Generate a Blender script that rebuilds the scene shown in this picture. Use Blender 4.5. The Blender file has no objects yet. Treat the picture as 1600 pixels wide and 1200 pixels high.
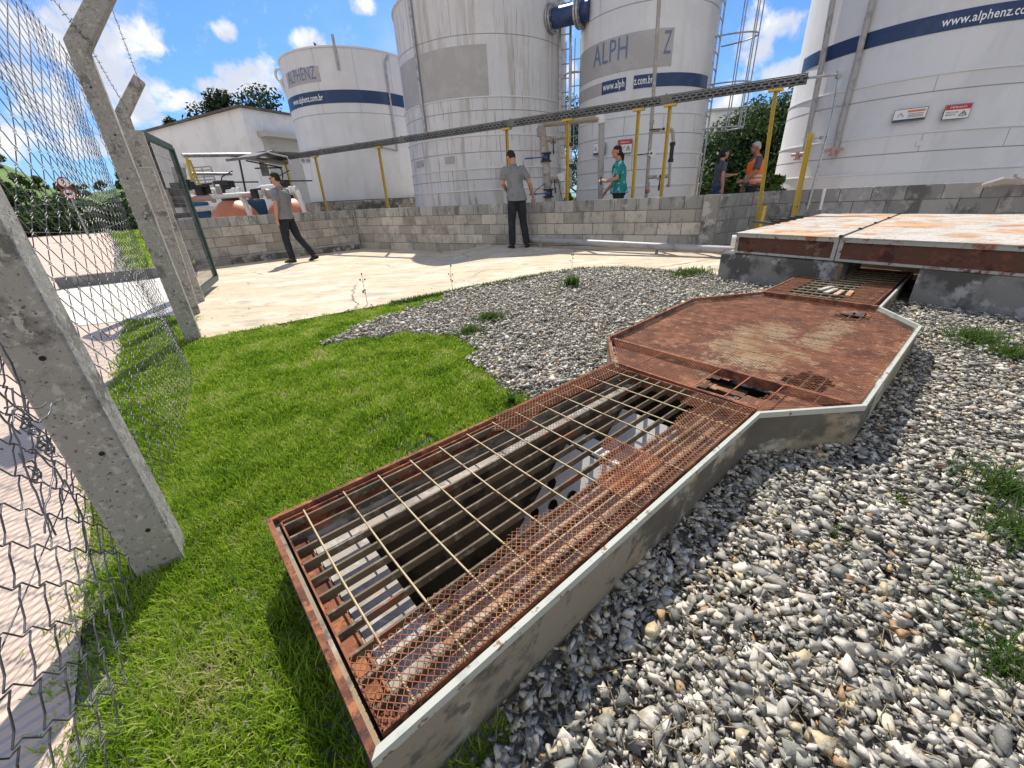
import bpy, bmesh, math, random
import numpy as np
from mathutils import Vector, Matrix, Euler

random.seed(7)
RNG = np.random.default_rng(11)
C = bpy.context.scene.collection
sc = bpy.context.scene
R = math.radians

# ------------------------------------------------------------------ survey of the place
# metres; z = 0 is the lawn, the camera stands over the origin, +Y is the way it looks
CAMZ = 0.95
FPX = 626.0
ROLL = math.atan(0.0493)
PITCH = math.atan(290.8 / FPX)
_cr, _sr, _cp, _sp = math.cos(ROLL), math.sin(ROLL), math.cos(PITCH), math.sin(PITCH)
_F = Vector((0, _cp, -_sp)); _R0 = Vector((1, 0, 0)); _U0 = Vector((0, _sp, _cp))

def sight(px, py):
    u = px - 800.0; v = -(py - 600.0)
    return _F * FPX + _R0 * (u * _cr + v * _sr) + _U0 * (-u * _sr + v * _cr)

def P(px, py, D):
    """survey point at horizontal distance D from the camera station"""
    r = sight(px, py)
    r = r * (D / math.hypot(r.x, r.y))
    return Vector((r.x, r.y, r.z + CAMZ))

def PZ(px, py, z=0.0):
    r = sight(px, py)
    r = r * ((z - CAMZ) / r.z)
    return Vector((r.x, r.y, z))

def mpp(px, py, D):
    return (P(px + 1, py, D) - P(px, py, D)).length

# pit-local frame: s along the channel, t across it
PL = PZ(418, 812, 0.196); PL.z = 0
E1 = Vector((0.7665, 0.6422, 0)).normalized(); E2 = Vector((0.6422, -0.7665, 0)).normalized()
def W(s, t, z=0.0):
    return PL + E1 * s + E2 * t + Vector((0, 0, z))
def ST(x, y):
    d = Vector((x, y, 0)) - PL
    return d.dot(E1), d.dot(E2)
PT = 0.196                      # top of the channel rim

def smooth01(v):
    v = min(1.0, max(0.0, v)); return v * v * (3 - 2 * v)
def gz(x, y):
    """ground height: courtyard dips towards the far left wall, gravel heaps up by the platform"""
    a = -0.16 * smooth01((-0.1 - x) / 1.3) * smooth01((y - 5.2) / 2.8) * smooth01((x + 9.5) / 2.5)
    d = math.hypot(max(0, abs((x - 3.3) * 0.75 + (y - 3.6) * 0.66) - 0.9), 0) 
    b = 0.06 * smooth01((1.3 - d) / 1.3) * smooth01((x - 1.9) / 0.6) * smooth01((6.0 - y) / 1.5)
    return a + b

# ------------------------------------------------------------------ object helpers
def tag(o, label=None, cat=None, group=None, kind=None):
    if label: o['label'] = label
    if cat: o['category'] = cat
    if group: o['group'] = group
    if kind: o['kind'] = kind
    return o

def thing(name, label, cat, loc=(0, 0, 0), group=None):
    o = bpy.data.objects.new(name, None); C.objects.link(o)
    o.location = loc; o.empty_display_size = 0.1
    return tag(o, label, cat, group)

class MB:
    def __init__(s):
        s.v = []; s.f = []; s.mi = []; s.n = 0
    def add(s, verts, faces, m=0):
        b = s.n
        s.v.extend([tuple(p) for p in verts]); s.n += len(verts)
        for f in faces:
            s.f.append(tuple(i + b for i in f)); s.mi.append(m)
    def build(s, name, mats, parent=None, smooth=False, auto=None, origin=None):
        me = bpy.data.meshes.new(name)
        v = np.array(s.v, dtype=float)
        if parent is not None:
            off = world_loc(parent)
        elif origin is not None:
            off = Vector(origin)
        else:
            lo = v.min(0); hi = v.max(0)
            off = Vector(((lo[0] + hi[0]) / 2, (lo[1] + hi[1]) / 2, lo[2]))
        v = v - np.array(off)
        me.from_pydata([tuple(p) for p in v], [], s.f)
        mats = mats if isinstance(mats, (list, tuple)) else [mats]
        for m in mats: me.materials.append(m)
        if len(mats) > 1: me.polygons.foreach_set('material_index', s.mi)
        if smooth: me.polygons.foreach_set('use_smooth', [True] * len(me.polygons))
        me.update()
        o = bpy.data.objects.new(name, me); C.objects.link(o)
        if parent is not None: o.parent = parent
        else: o.location = off
        if auto is not None:
            me.polygons.foreach_set('use_smooth', [True] * len(me.polygons))
            me.set_sharp_from_angle(angle=R(auto))
        return o

def world_loc(o):
    l = Vector(o.location)
    while o.parent: o = o.parent; l += Vector(o.location)
    return l

def box(mb, c, h, ax=None, m=0):
    """box centre c, half sizes h, axes ax (3 vectors)"""
    c = Vector(c)
    if ax is None: ax = (Vector((1, 0, 0)), Vector((0, 1, 0)), Vector((0, 0, 1)))
    vs = []
    for k in (-1, 1):
        for j in (-1, 1):
            for i in (-1, 1):
                vs.append(c + ax[0] * (i * h[0]) + ax[1] * (j * h[1]) + ax[2] * (k * h[2]))
    mb.add(vs, [(0, 2, 3, 1), (4, 5, 7, 6), (0, 1, 5, 4), (1, 3, 7, 5), (3, 2, 6, 7), (2, 0, 4, 6)], m)

def bevel_box(mb, c, h, b, ax=None, m=0):
    c = Vector(c)
    if ax is None: ax = (Vector((1, 0, 0)), Vector((0, 1, 0)), Vector((0, 0, 1)))
    bm = bmesh.new(); bmesh.ops.create_cube(bm, size=2)
    for v in bm.verts: v.co = Vector((v.co.x * h[0], v.co.y * h[1], v.co.z * h[2]))
    bmesh.ops.bevel(bm, geom=list(bm.edges), offset=b, segments=2, affect='EDGES', profile=0.6)
    vs = [c + ax[0] * v.co.x + ax[1] * v.co.y + ax[2] * v.co.z for v in bm.verts]
    bm.verts.index_update()
    mb.add(vs, [tuple(v.index for v in f.verts) for f in bm.faces], m); bm.free()

def frame_of(d):
    d = Vector(d).normalized()
    a = Vector((0, 0, 1)) if abs(d.z) < 0.9 else Vector((1, 0, 0))
    u = d.cross(a).normalized(); v = u.cross(d).normalized()
    return u, v, d

def bar(mb, a, b, w, h, m=0, up=None):
    a = Vector(a); b = Vector(b)
    d = (b - a); L = d.length; d.normalize()
    if up is None: up = Vector((0, 0, 1)) if abs(d.z) < 0.95 else Vector((0, 1, 0))
    u = d.cross(up).normalized(); v = u.cross(d).normalized()
    box(mb, (a + b) / 2, (w / 2, L / 2, h / 2), (u, d, v), m)

def tube(mb, pts, r, n=10, m=0, caps=True):
    pts = [Vector(p) for p in pts]
    rr = r if isinstance(r, (list, tuple)) else [r] * len(pts)
    u = None; vs = []; fs = []
    for i, p in enumerate(pts):
        if i == 0: d = pts[1] - pts[0]
        elif i == len(pts) - 1: d = pts[-1] - pts[-2]
        else: d = (pts[i + 1] - p).normalized() + (p - pts[i - 1]).normalized()
        d.normalize()
        if u is None: u = frame_of(d)[0]
        u = (u - d * u.dot(d))
        if u.length < 1e-5: u = frame_of(d)[0]
        u.normalize(); w = d.cross(u)
        for k in range(n):
            a = 2 * math.pi * k / n
            vs.append(p + (u * math.cos(a) + w * math.sin(a)) * rr[i])
    for i in range(len(pts) - 1):
        for k in range(n):
            k2 = (k + 1) % n
            fs.append((i * n + k, i * n + k2, (i + 1) * n + k2, (i + 1) * n + k))
    if caps:
        fs.append(tuple(range(n - 1, -1, -1))); fs.append(tuple((len(pts) - 1) * n + k for k in range(n)))
    mb.add(vs, fs, m)

def rounded(pts, r, seg=6):
    pts = [Vector(p) for p in pts]; out = [pts[0]]
    for i in range(1, len(pts) - 1):
        a, b, c = pts[i - 1], pts[i], pts[i + 1]
        d1 = (a - b); d2 = (c - b); k = min(r, d1.length * .48, d2.length * .48)
        p = b + d1.normalized() * k; q = b + d2.normalized() * k
        for j in range(seg + 1):
            t = j / seg
            out.append(p * (1 - t) ** 2 + b * 2 * t * (1 - t) + q * t * t)
    out.append(pts[-1]); return out

def disc_cyl(mb, c, axis, r, h, n=20, m=0):
    c = Vector(c); a = Vector(axis).normalized()
    tube(mb, [c - a * h / 2, c + a * h / 2], r, n, m)

def lathe(mb, prof, c, n=96, m=0, a0=0.0, a1=2 * math.pi, closed=True):
    c = Vector(c); vs = []; fs = []; N = n if closed else n + 1
    for (r, z) in prof:
        for k in range(N):
            a = a0 + (a1 - a0) * k / n
            vs.append(c + Vector((r * math.cos(a), r * math.sin(a), z)))
    for i in range(len(prof) - 1):
        for k in range(n):
            k2 = (k + 1) % N if closed else k + 1
            fs.append((i * N + k, i * N + k2, (i + 1) * N + k2, (i + 1) * N + k))
    mb.add(vs, fs, m)

def prism(mb, poly, z0, z1, m=0, bottom=True):
    """poly: list of xy (ccw or cw), extruded between z0 and z1"""
    n = len(poly)
    area = sum(poly[i][0] * poly[(i + 1) % n][1] - poly[(i + 1) % n][0] * poly[i][1] for i in range(n))
    if area < 0: poly = poly[::-1]
    vs = [(p[0], p[1], z0) for p in poly] + [(p[0], p[1], z1) for p in poly]
    fs = [tuple(range(n, 2 * n))]
    if bottom: fs.append(tuple(range(n - 1, -1, -1)))
    for i in range(n):
        j = (i + 1) % n; fs.append((i, j, n + j, n + i))
    mb.add(vs, fs, m)

def seg_mesh(name, A, B, r, mat, parent=None, sides=4, flat=None):
    """thousands of straight strands as one mesh: A, B (N,3) arrays"""
    A = np.asarray(A, float); B = np.asarray(B, float); N = len(A)
    d = B - A; L = np.linalg.norm(d, axis=1, keepdims=True); d = d / np.maximum(L, 1e-9)
    up = np.tile(np.array([0, 0, 1.0]), (N, 1)); up[np.abs(d[:, 2]) > 0.95] = (1, 0, 0)
    u = np.cross(d, up); u /= np.linalg.norm(u, axis=1, keepdims=True); v = np.cross(u, d)
    off = Vector((0, 0, 0)) if parent is None else world_loc(parent)
    if parent is None:
        lo = np.minimum(A.min(0), B.min(0)); hi = np.maximum(A.max(0), B.max(0))
        off = Vector(((lo[0] + hi[0]) / 2, (lo[1] + hi[1]) / 2, lo[2]))
    o_ = np.array(off)
    V = np.zeros((N, 2 * sides, 3))
    ru, rv = (r, r) if flat is None else flat
    for k in range(sides):
        a = 2 * math.pi * (k + .5) / sides
        o = u * (math.cos(a) * ru) + v * (math.sin(a) * rv)
        V[:, k] = A + o - o_; V[:, sides + k] = B + o - o_
    base = (np.arange(N) * 2 * sides)[:, None]
    F = []
    for k in range(sides):
        k2 = (k + 1) % sides
        F.append(np.concatenate([base + k, base + k2, base + sides + k2, base + sides + k], 1))
    F = np.stack(F, 1).reshape(-1, 4)
    return quad_mesh(name, V.reshape(-1, 3), F, mat, parent, off)

def quad_mesh(name, V, F, mat, parent=None, off=None, smooth=False):
    me = bpy.data.meshes.new(name)
    nv, nf, k = len(V), len(F), F.shape[1]
    me.vertices.add(nv); me.loops.add(nf * k); me.polygons.add(nf)
    me.vertices.foreach_set('co', np.ascontiguousarray(V, dtype=np.float32).ravel())
    me.polygons.foreach_set('loop_start', np.arange(nf, dtype=np.int32) * k)
    me.loops.foreach_set('vertex_index', np.ascontiguousarray(F, dtype=np.int32).ravel())
    if smooth: me.polygons.foreach_set('use_smooth', np.ones(nf, dtype=bool))
    me.update(calc_edges=True); me.validate()
    mats = mat if isinstance(mat, (list, tuple)) else [mat]
    for m_ in mats: me.materials.append(m_)
    o = bpy.data.objects.new(name, me); C.objects.link(o)
    if parent is not None: o.parent = parent
    elif off is not None: o.location = off
    return o

# ------------------------------------------------------------------ materials
def newmat(name):
    m = bpy.data.materials.new(name); m.use_nodes = True
    nt = m.node_tree; b = nt.nodes.get('Principled BSDF')
    return m, nt, b
def N(nt, t, **kw):
    n = nt.nodes.new(t)
    for k, v in kw.items():
        if k in n.inputs: n.inputs[k].default_value = v
        else: setattr(n, k, v)
    return n
def rgba(c): return (c[0], c[1], c[2], 1.0)

def coords(nt, scale=(1, 1, 1), kind='Object'):
    tc = N(nt, 'ShaderNodeTexCoord'); mp = N(nt, 'ShaderNodeMapping')
    mp.inputs['Scale'].default_value = scale
    nt.links.new(tc.outputs[kind], mp.inputs['Vector'])
    return mp.outputs['Vector']

def ramp(nt, fac, stops, interp='LINEAR'):
    r = N(nt, 'ShaderNodeValToRGB'); r.color_ramp.interpolation = interp
    el = r.color_ramp.elements
    el[0].position = stops[0][0]; el[0].color = rgba(stops[0][1])
    el[1].position = stops[1][0]; el[1].color = rgba(stops[1][1])
    for p, c in stops[2:]:
        e = el.new(p); e.color = rgba(c)
    nt.links.new(fac, r.inputs['Fac']); return r.outputs['Color']

def noise(nt, scale, detail=5, rough=0.6, stretch=(1, 1, 1), dist=0.0):
    n = N(nt, 'ShaderNodeTexNoise'); n.inputs['Scale'].default_value = scale
    n.inputs['Detail'].default_value = detail; n.inputs['Roughness'].default_value = rough
    n.inputs['Distortion'].default_value = dist
    nt.links.new(coords(nt, stretch), n.inputs['Vector']); return n.outputs['Fac']

def mixc(nt, fac, a, b, mode='MIX'):
    m = N(nt, 'ShaderNodeMix'); m.data_type = 'RGBA'; m.blend_type = mode
    for s, x in ((0, fac), (6, a), (7, b)):
        if isinstance(x, (int, float)): m.inputs[s].default_value = x
        elif isinstance(x, tuple): m.inputs[s].default_value = rgba(x)
        else: nt.links.new(x, m.inputs[s])
    return m.outputs[2]

def step(nt, fac, lo, hi):
    m = N(nt, 'ShaderNodeMapRange'); m.inputs[1].default_value = lo; m.inputs[2].default_value = hi
    m.clamp = True; m.interpolation_type = 'SMOOTHSTEP'
    nt.links.new(fac, m.inputs[0]); return m.outputs[0]

def surf(name, base, rough=0.7, metal=0.0, layers=(), island=0.0, bump=None, spec=0.4):
    """base colour, then layers of (colour, noise scale, lo, hi, stretch, amount)"""
    m, nt, b = newmat(name)
    col = None
    cur = base
    for L in layers:
        c, scl, lo, hi = L[:4]; st_ = L[4] if len(L) > 4 else (1, 1, 1); amt = L[5] if len(L) > 5 else 1.0
        f = step(nt, noise(nt, scl, 6, 0.65, st_), .5 + (lo - .5) * .62, .5 + (hi - .5) * .62)
        if amt != 1.0:
            mm = N(nt, 'ShaderNodeMath', operation='MULTIPLY'); nt.links.new(f, mm.inputs[0]); mm.inputs[1].default_value = amt
            f = mm.outputs[0]
        cur = mixc(nt, f, cur, c)
    if island:
        g = N(nt, 'ShaderNodeNewGeometry')
        k = ramp(nt, g.outputs['Random Per Island'], [(0, (1 - island,) * 3), (1, (1 + island * .4,) * 3)])
        cur = mixc(nt, 1.0, cur, k, 'MULTIPLY')
    if isinstance(cur, tuple): b.inputs['Base Color'].default_value = rgba(cur)
    else: nt.links.new(cur, b.inputs['Base Color'])
    b.inputs['Roughness'].default_value = rough; b.inputs['Metallic'].default_value = metal
    b.inputs['Specular IOR Level'].default_value = spec
    if bump:
        bn = N(nt, 'ShaderNodeBump'); bn.inputs['Strength'].default_value = bump[1]
        bn.inputs['Distance'].default_value = bump[2] if len(bump) > 2 else 0.01
        nt.links.new(noise(nt, bump[0], 6, 0.7, bump[3] if len(bump) > 3 else (1, 1, 1)), bn.inputs['Height'])
        nt.links.new(bn.outputs['Normal'], b.inputs['Normal'])
    return m

def leafmat(name, stops, trans=0.35, rough=0.55, patch=0.0):
    m, nt, b = newmat(name)
    g = N(nt, 'ShaderNodeNewGeometry'); fac = g.outputs['Random Per Island']
    if patch:
        q = N(nt, 'ShaderNodeMath', operation='MULTIPLY_ADD'); q.use_clamp = True
        sb = N(nt, 'ShaderNodeMath', operation='MULTIPLY_ADD'); nt.links.new(noise(nt, 3.2, 5, .7), sb.inputs[0]); sb.inputs[1].default_value = patch * 3; sb.inputs[2].default_value = -1.5 * patch + .5 * (1 - .72)
        nt.links.new(fac, q.inputs[0]); q.inputs[1].default_value = .72; nt.links.new(sb.outputs[0], q.inputs[2]); fac = q.outputs[0]
    col = ramp(nt, fac, stops)
    nt.links.new(col, b.inputs['Base Color']); b.inputs['Roughness'].default_value = rough
    b.inputs['Specular IOR Level'].default_value = 0.25
    tr = N(nt, 'ShaderNodeBsdfTranslucent'); nt.links.new(col, tr.inputs['Color'])
    mx = N(nt, 'ShaderNodeMixShader'); mx.inputs[0].default_value = trans
    out = nt.nodes.get('Material Output')
    nt.links.new(b.outputs[0], mx.inputs[1]); nt.links.new(tr.outputs[0], mx.inputs[2])
    nt.links.new(mx.outputs[0], out.inputs['Surface'])
    return m

M = {}
M['post'] = surf('weathered_concrete', (.34, .32, .28), .9, 0, [((.16, .15, .13), 9, .5, .75), ((.46, .44, .39), 40, .55, .7), ((.10, .095, .085), 90, .62, .75)], bump=(60, .5, .006))
M['pit_conc'] = surf('pit_concrete', (.27, .235, .17), .85, 0, [((.46, .43, .35), 2.6, .46, .64), ((.31, .22, .12), 3.7, .50, .70, (1, 1, 1), .8), ((.075, .068, .055), 3.1, .45, .62, (1, 1, 1.6), .85), ((.12, .11, .09), 14, .55, .75)], bump=(35, .35, .006))
M['ledge_rust'] = surf('rust_stained_ledge', (.46, .31, .20), .9, 0, [((.28, .14, .075), 7, .46, .68), ((.50, .40, .32), 24, .5, .7)], bump=(70, .6, .006))
M['ledge'] = surf('ledge_concrete', (.37, .33, .275), .9, 0, [((.25, .23, .20), 7, .5, .75), ((.48, .46, .43), 22, .5, .7)], bump=(70, .5, .006))
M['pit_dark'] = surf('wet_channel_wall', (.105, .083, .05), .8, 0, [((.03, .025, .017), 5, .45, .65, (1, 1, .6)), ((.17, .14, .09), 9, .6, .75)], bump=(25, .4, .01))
M['water'] = surf('black_water', (.01, .01, .009), .06, 0)
M['base_conc'] = surf('platform_concrete', (.25, .235, .205), .88, 0, [((.10, .092, .08), 2.2, .45, .64), ((.42, .40, .37), 5.5, .55, .72), ((.18, .12, .07), 4.5, .62, .75, (1, 1, .3))], bump=(28, .4, .008))
M['block'] = surf('concrete_block', (.52, .475, .40), .92, 0, [((.36, .335, .29), 3.2, .45, .70, (1, 1, .8)), ((.38, .31, .22), 5, .56, .76, (1, 1, 1), .8), ((.22, .21, .19), 9, .60, .80, (1, 1, .35), .7)], island=.38, bump=(90, .6, .005))
M['block_top'] = surf('weathered_top_block', (.38, .37, .34), .92, 0, [((.17, .165, .15), 7, .46, .70, (1, 1, .22), .9), ((.48, .465, .43), 7, .58, .74)], island=.35, bump=(90, .6, .005))
M['block_grey'] = surf('grey_concrete_block', (.30, .295, .285), .92, 0, [((.15, .15, .145), 4.5, .46, .7, (1, 1, .4)), ((.40, .39, .37), 7, .58, .74)], island=.3, bump=(90, .6, .005))
M['mortar'] = surf('mortar', (.20, .19, .175), .95, 0, [((.11, .105, .1), 9, .45, .7)])
M['paving'] = surf('courtyard_concrete', (.56, .455, .31), .9, 0, [((.62, .54, .42), 1.4, .45, .65), ((.50, .40, .28), 2.6, .52, .75, (1, 1, 1), .7), ((.36, .31, .24), 3.1, .56, .72, (.5, 1.7, 1), .75), ((.30, .27, .22), 8, .60, .72, (.6, 1.5, 1), .7), ((.35, .31, .26), 60, .66, .74, (1, 1, 1), .6)], bump=(50, .3, .004))
def crack(m, scale, w, colr):
    nt = m.node_tree; b = nt.nodes['Principled BSDF']; src = b.inputs['Base Color'].links[0].from_socket
    tc = N(nt, 'ShaderNodeTexCoord'); nz = N(nt, 'ShaderNodeTexNoise'); nz.inputs['Scale'].default_value = 1.3; nz.inputs['Detail'].default_value = 6
    nt.links.new(tc.outputs['Object'], nz.inputs['Vector'])
    ad = N(nt, 'ShaderNodeVectorMath', operation='MULTIPLY_ADD'); nt.links.new(nz.outputs['Color'], ad.inputs[0]); ad.inputs[1].default_value = (.55, .55, .0); nt.links.new(tc.outputs['Object'], ad.inputs[2])
    vo = N(nt, 'ShaderNodeTexVoronoi'); vo.feature = 'DISTANCE_TO_EDGE'; vo.inputs['Scale'].default_value = scale; nt.links.new(ad.outputs[0], vo.inputs['Vector'])
    f = step(nt, vo.outputs['Distance'], w, 0.0)
    part = step(nt, noise(nt, .8, 3), .46, .56)
    mm = N(nt, 'ShaderNodeMath', operation='MULTIPLY'); nt.links.new(f, mm.inputs[0]); nt.links.new(part, mm.inputs[1])
    nt.links.new(mixc(nt, mm.outputs[0], src, colr), b.inputs['Base Color'])
crack(M['paving'], .42, .006, (.16, .13, .09))
M['driveway'] = surf('pale_driveway_concrete', (.66, .63, .57), .9, 0, [((.50, .46, .39), 3, .5, .7), ((.4, .36, .3), 40, .66, .74)], bump=(50, .3, .004))
M['kerb'] = surf('dark_kerb', (.17, .165, .16), .9, 0, [((.28, .27, .25), 6, .5, .7)], bump=(50, .4, .005))
M['steel'] = surf('galvanised_steel', (.42, .43, .43), .45, .75, [((.28, .29, .29), 9, .45, .7), ((.20, .19, .18), 25, .62, .75)])
M['tray'] = surf('galvanised_tray', (.17, .17, .16), .6, .3, [((.11, .11, .105), 6, .45, .7)])
M['yellow'] = surf('yellow_paint', (.54, .39, .06), .5, 0, [((.50, .36, .06), 6, .5, .72), ((.35, .24, .08), 30, .64, .72), ((.22, .12, .05), 14, .68, .74)])
M['green'] = surf('dark_green_paint', (.012, .042, .031), .4, 0, [((.025, .06, .047), 8, .5, .7)])
M['rust'] = surf('rusted_steel', (.24, .09, .045), .9, 0, [((.11, .042, .025), 9, .45, .65), ((.36, .145, .065), 26, .52, .7), ((.05, .025, .02), 60, .6, .75)], bump=(120, .5, .003))
M['rust_mesh'] = surf('rusted_mesh', (.27, .105, .05), .85, 0, [((.13, .05, .028), 7, .45, .65), ((.40, .19, .095), 18, .55, .72)])
M['rust_torn'] = surf('bright_rusted_mesh', (.42, .16, .075), .85, 0, [((.22, .075, .04), 12, .5, .7)])
def deck_mat():
    m, nt, b = newmat('rusted_deck')
    mp = N(nt, 'ShaderNodeMapping', ); mp.inputs['Rotation'].default_value = (0, 0, -math.atan2(E1.y, E1.x))
    tc = N(nt, 'ShaderNodeTexCoord'); nt.links.new(tc.outputs['Object'], mp.inputs['Vector']); vec = mp.outputs[0]
    def nz(scale, st_=(1, 1, 1), det=7):
        q = N(nt, 'ShaderNodeMapping'); q.inputs['Scale'].default_value = st_; nt.links.new(vec, q.inputs['Vector'])
        n = N(nt, 'ShaderNodeTexNoise'); n.inputs['Scale'].default_value = scale; n.inputs['Detail'].default_value = det; n.inputs['Roughness'].default_value = .7
        nt.links.new(q.outputs[0], n.inputs['Vector']); return n.outputs['Fac']
    col = mixc(nt, step(nt, nz(4), .42, .58), (.21, .085, .043), (.105, .045, .027))
    col = mixc(nt, step(nt, nz(11), .50, .60), col, (.33, .15, .075))
    # worn tan patch where old paint is left, along the middle of the deck
    sep = N(nt, 'ShaderNodeSeparateXYZ'); nt.links.new(vec, sep.inputs[0])
    def mth(op, a, c):
        n = N(nt, 'ShaderNodeMath', operation=op)
        for k, x in enumerate((a, c)):
            if isinstance(x, (int, float)): n.inputs[k].default_value = x
            else: nt.links.new(x, n.inputs[k])
        return n.outputs[0]
    def blob(x0, y0, rx, ry):
        a = mth('POWER', mth('DIVIDE', mth('SUBTRACT', sep.outputs[0], x0), rx), 2.0); c = mth('POWER', mth('DIVIDE', mth('SUBTRACT', sep.outputs[1], y0), ry), 2.0)
        return mth('SUBTRACT', 1.0, mth('ADD', a, c))
    pt = mth('MAXIMUM', mth('MAXIMUM', blob(-.12, .02, .62, .16), blob(-.28, -.14, .34, .20)), blob(.25, -.26, .5, .10))
    pt = mth('ADD', mth('MULTIPLY', pt, .55), mth('MULTIPLY', mth('SUBTRACT', nz(13), .5), 4.2))
    pt = step(nt, pt, .05, .55)
    col = mixc(nt, mth('MULTIPLY', pt, .85), col, mixc(nt, step(nt, nz(5), .42, .58), (.34, .26, .13), (.40, .34, .22)))
    col = mixc(nt, mth('MULTIPLY', step(nt, nz(22), .57, .66), .8), col, (.42, .33, .22))
    nt.links.new(col, b.inputs['Base Color']); b.inputs['Roughness'].default_value = .9
    bn = N(nt, 'ShaderNodeBump'); bn.inputs['Strength'].default_value = .7; bn.inputs['Distance'].default_value = .004
    nt.links.new(nz(80), bn.inputs['Height']); nt.links.new(bn.outputs['Normal'], b.inputs['Normal'])
    return m
M['rust_deck'] = deck_mat()
M['grate_bar'] = surf('grate_bar', (.135, .105, .065), .75, .2, [((.075, .06, .04), 9, .45, .7), ((.20, .085, .045), 6, .58, .72), ((.24, .21, .15), 30, .55, .75)])
M['rod'] = surf('pale_rod', (.44, .36, .22), .6, .3, [((.30, .22, .13), 14, .5, .72), ((.30, .13, .06), 20, .64, .74)])
M['edge_white'] = surf('chipped_white_edge', (.43, .44, .38), .7, 0, [((.34, .37, .32), 12, .55, .72), ((.20, .11, .06), 32, .64, .74)])
M['cover_white'] = surf('rust_stained_white_cover', (.50, .47, .41), .85, 0, [((.40, .36, .30), 5, .45, .65), ((.56, .33, .16), 1.7, .47, .66, (1, 1, 1), .8), ((.40, .19, .085), 3.6, .55, .70, (1, 1, 1), .75), ((.30, .12, .06), 26, .62, .72)], bump=(8, .3, .01))
M['cover_frame'] = surf('cover_frame', (.42, .42, .36), .7, 0, [((.30, .13, .07), 7, .55, .72), ((.16, .06, .035), 16, .6, .72)])
M['cover_panel'] = surf('rusty_cover_panel', (.125, .055, .034), .85, 0, [((.30, .24, .16), 3.2, .58, .72, (1, 1, 1), .6), ((.07, .024, .016), 7, .5, .7), ((.20, .07, .035), 18, .55, .7)])
M['white_plastic'] = surf('white_baffle', (.60, .59, .56), .8, 0, [((.42, .40, .36), 6, .55, .75)])
M['hole'] = surf('dark_hole', (.02, .018, .015), .9)
M['tank'] = surf('tank_laminate', (.60, .595, .595), .62, 0, [((.65, .645, .645), .9, .4, .65), ((.54, .53, .52), 5, .52, .75, (1, 1, .12), .5)], bump=(130, .25, .004))
M['tank_stained'] = surf('stained_tank_laminate', (.57, .56, .555), .65, 0, [((.62, .61, .605), .8, .42, .6), ((.36, .32, .28), 7, .55, .74, (1, 1, .045), .6), ((.20, .17, .14), 16, .64, .76, (1, 1, .05), .7), ((.36, .31, .26), 3.2, .54, .72, (1, 1, .10), .6)], bump=(130, .25, .004))
M['ledge_white'] = surf('tank_ledge', (.66, .65, .64), .6, 0)
M['seam'] = surf('tank_seam', (.27, .26, .26), .7, 0)
M['sticker'] = surf('faded_sticker', (.37, .355, .345), .6, 0, [((.41, .395, .38), 3, .45, .65)])
M['navy'] = surf('navy_band', (.016, .04, .115), .4, 0, [((.03, .06, .15), 3, .5, .7)])
M['letter_blue'] = surf('faded_blue_letter', (.13, .17, .28), .5, 0)
M['letter_white'] = surf('white_letter', (.8, .8, .8), .5, 0)
M['pvc'] = surf('grey_brown_pvc', (.33, .29, .255), .5, 0, [((.42, .385, .35), 8, .5, .7), ((.24, .205, .175), 18, .6, .75)])
M['pvc_pale'] = surf('pale_grey_pvc', (.36, .345, .33), .5, 0, [((.26, .245, .23), 6, .5, .7)])
M['pvc_white'] = surf('white_pvc', (.68, .67, .64), .45, 0, [((.52, .50, .46), 9, .55, .75)])
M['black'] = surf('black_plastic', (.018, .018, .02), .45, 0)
M['blue_handle'] = surf('blue_handle', (.02, .075, .24), .45, 0)
M['orange'] = surf('terracotta_vessel', (.55, .215, .125), .45, 0, [((.48, .17, .10), 3, .5, .7)])
M['blue_tank'] = surf('blue_polythene', (.012, .075, .15), .45, 0, [((.02, .10, .19), 3, .5, .7)])
M['glass_tube'] = surf('sight_tube', (.62, .58, .54), .2, 0)
M['red'] = surf('red_sign', (.5, .03, .03), .5, 0)
M['red_valve'] = surf('faded_red_valve', (.45, .28, .26), .5, 0)
M['sign_white'] = surf('sign_white', (.75, .75, .74), .5, 0)
M['sign_black'] = surf('sign_black', (.03, .03, .03), .5, 0)
M['sign_orange'] = surf('sign_orange', (.62, .17, .04), .5, 0)
M['wall_white'] = surf('white_render', (.74, .735, .72), .9, 0, [((.66, .655, .64), 1.0, .45, .65), ((.58, .575, .56), 3, .58, .78, (1, 1, .3), .5)])
M['shade_panel'] = surf('grey_and_recess_shade', (.42, .42, .40), .7, 0, [((.36, .36, .345), 2, .5, .7)])
M['roof'] = surf('dark_roof_edge', (.10, .085, .075), .8, 0, [((.2, .17, .15), 3, .5, .7)])
M['soil'] = surf('soil', (.24, .225, .195), .95, 0, [((.06, .05, .04), 6, .45, .65), ((.17, .15, .11), 12, .52, .72)], bump=(40, .6, .02))
M['bark'] = surf('bark', (.13, .10, .075), .95, 0, [((.07, .055, .04), 6, .45, .65, (1, 1, .2))], bump=(20, .8, .03))
M['skin'] = surf('skin', (.42, .215, .14), .5, 0, [((.46, .24, .165), 9, .4, .7)])
M['skin_brown'] = surf('brown_skin', (.30, .145, .09), .5, 0, [((.34, .165, .105), 9, .4, .7)])
M['hair'] = surf('black_hair', (.016, .013, .012), .8, 0)
M['hair_grey'] = surf('grey_hair', (.42, .41, .40), .7, 0, [((.26, .25, .245), 40, .5, .7)])
M['polo'] = surf('grey_polo', (.20, .205, .205), .9, 0, [((.165, .17, .17), 7, .45, .65)])
M['polo_dark'] = surf('slate_shirt', (.075, .085, .105), .9, 0, [((.06, .066, .085), 8, .45, .65)])
M['trousers'] = surf('dark_trousers', (.014, .017, .022), .9, 0, [((.022, .026, .033), 7, .45, .65)])
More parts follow.
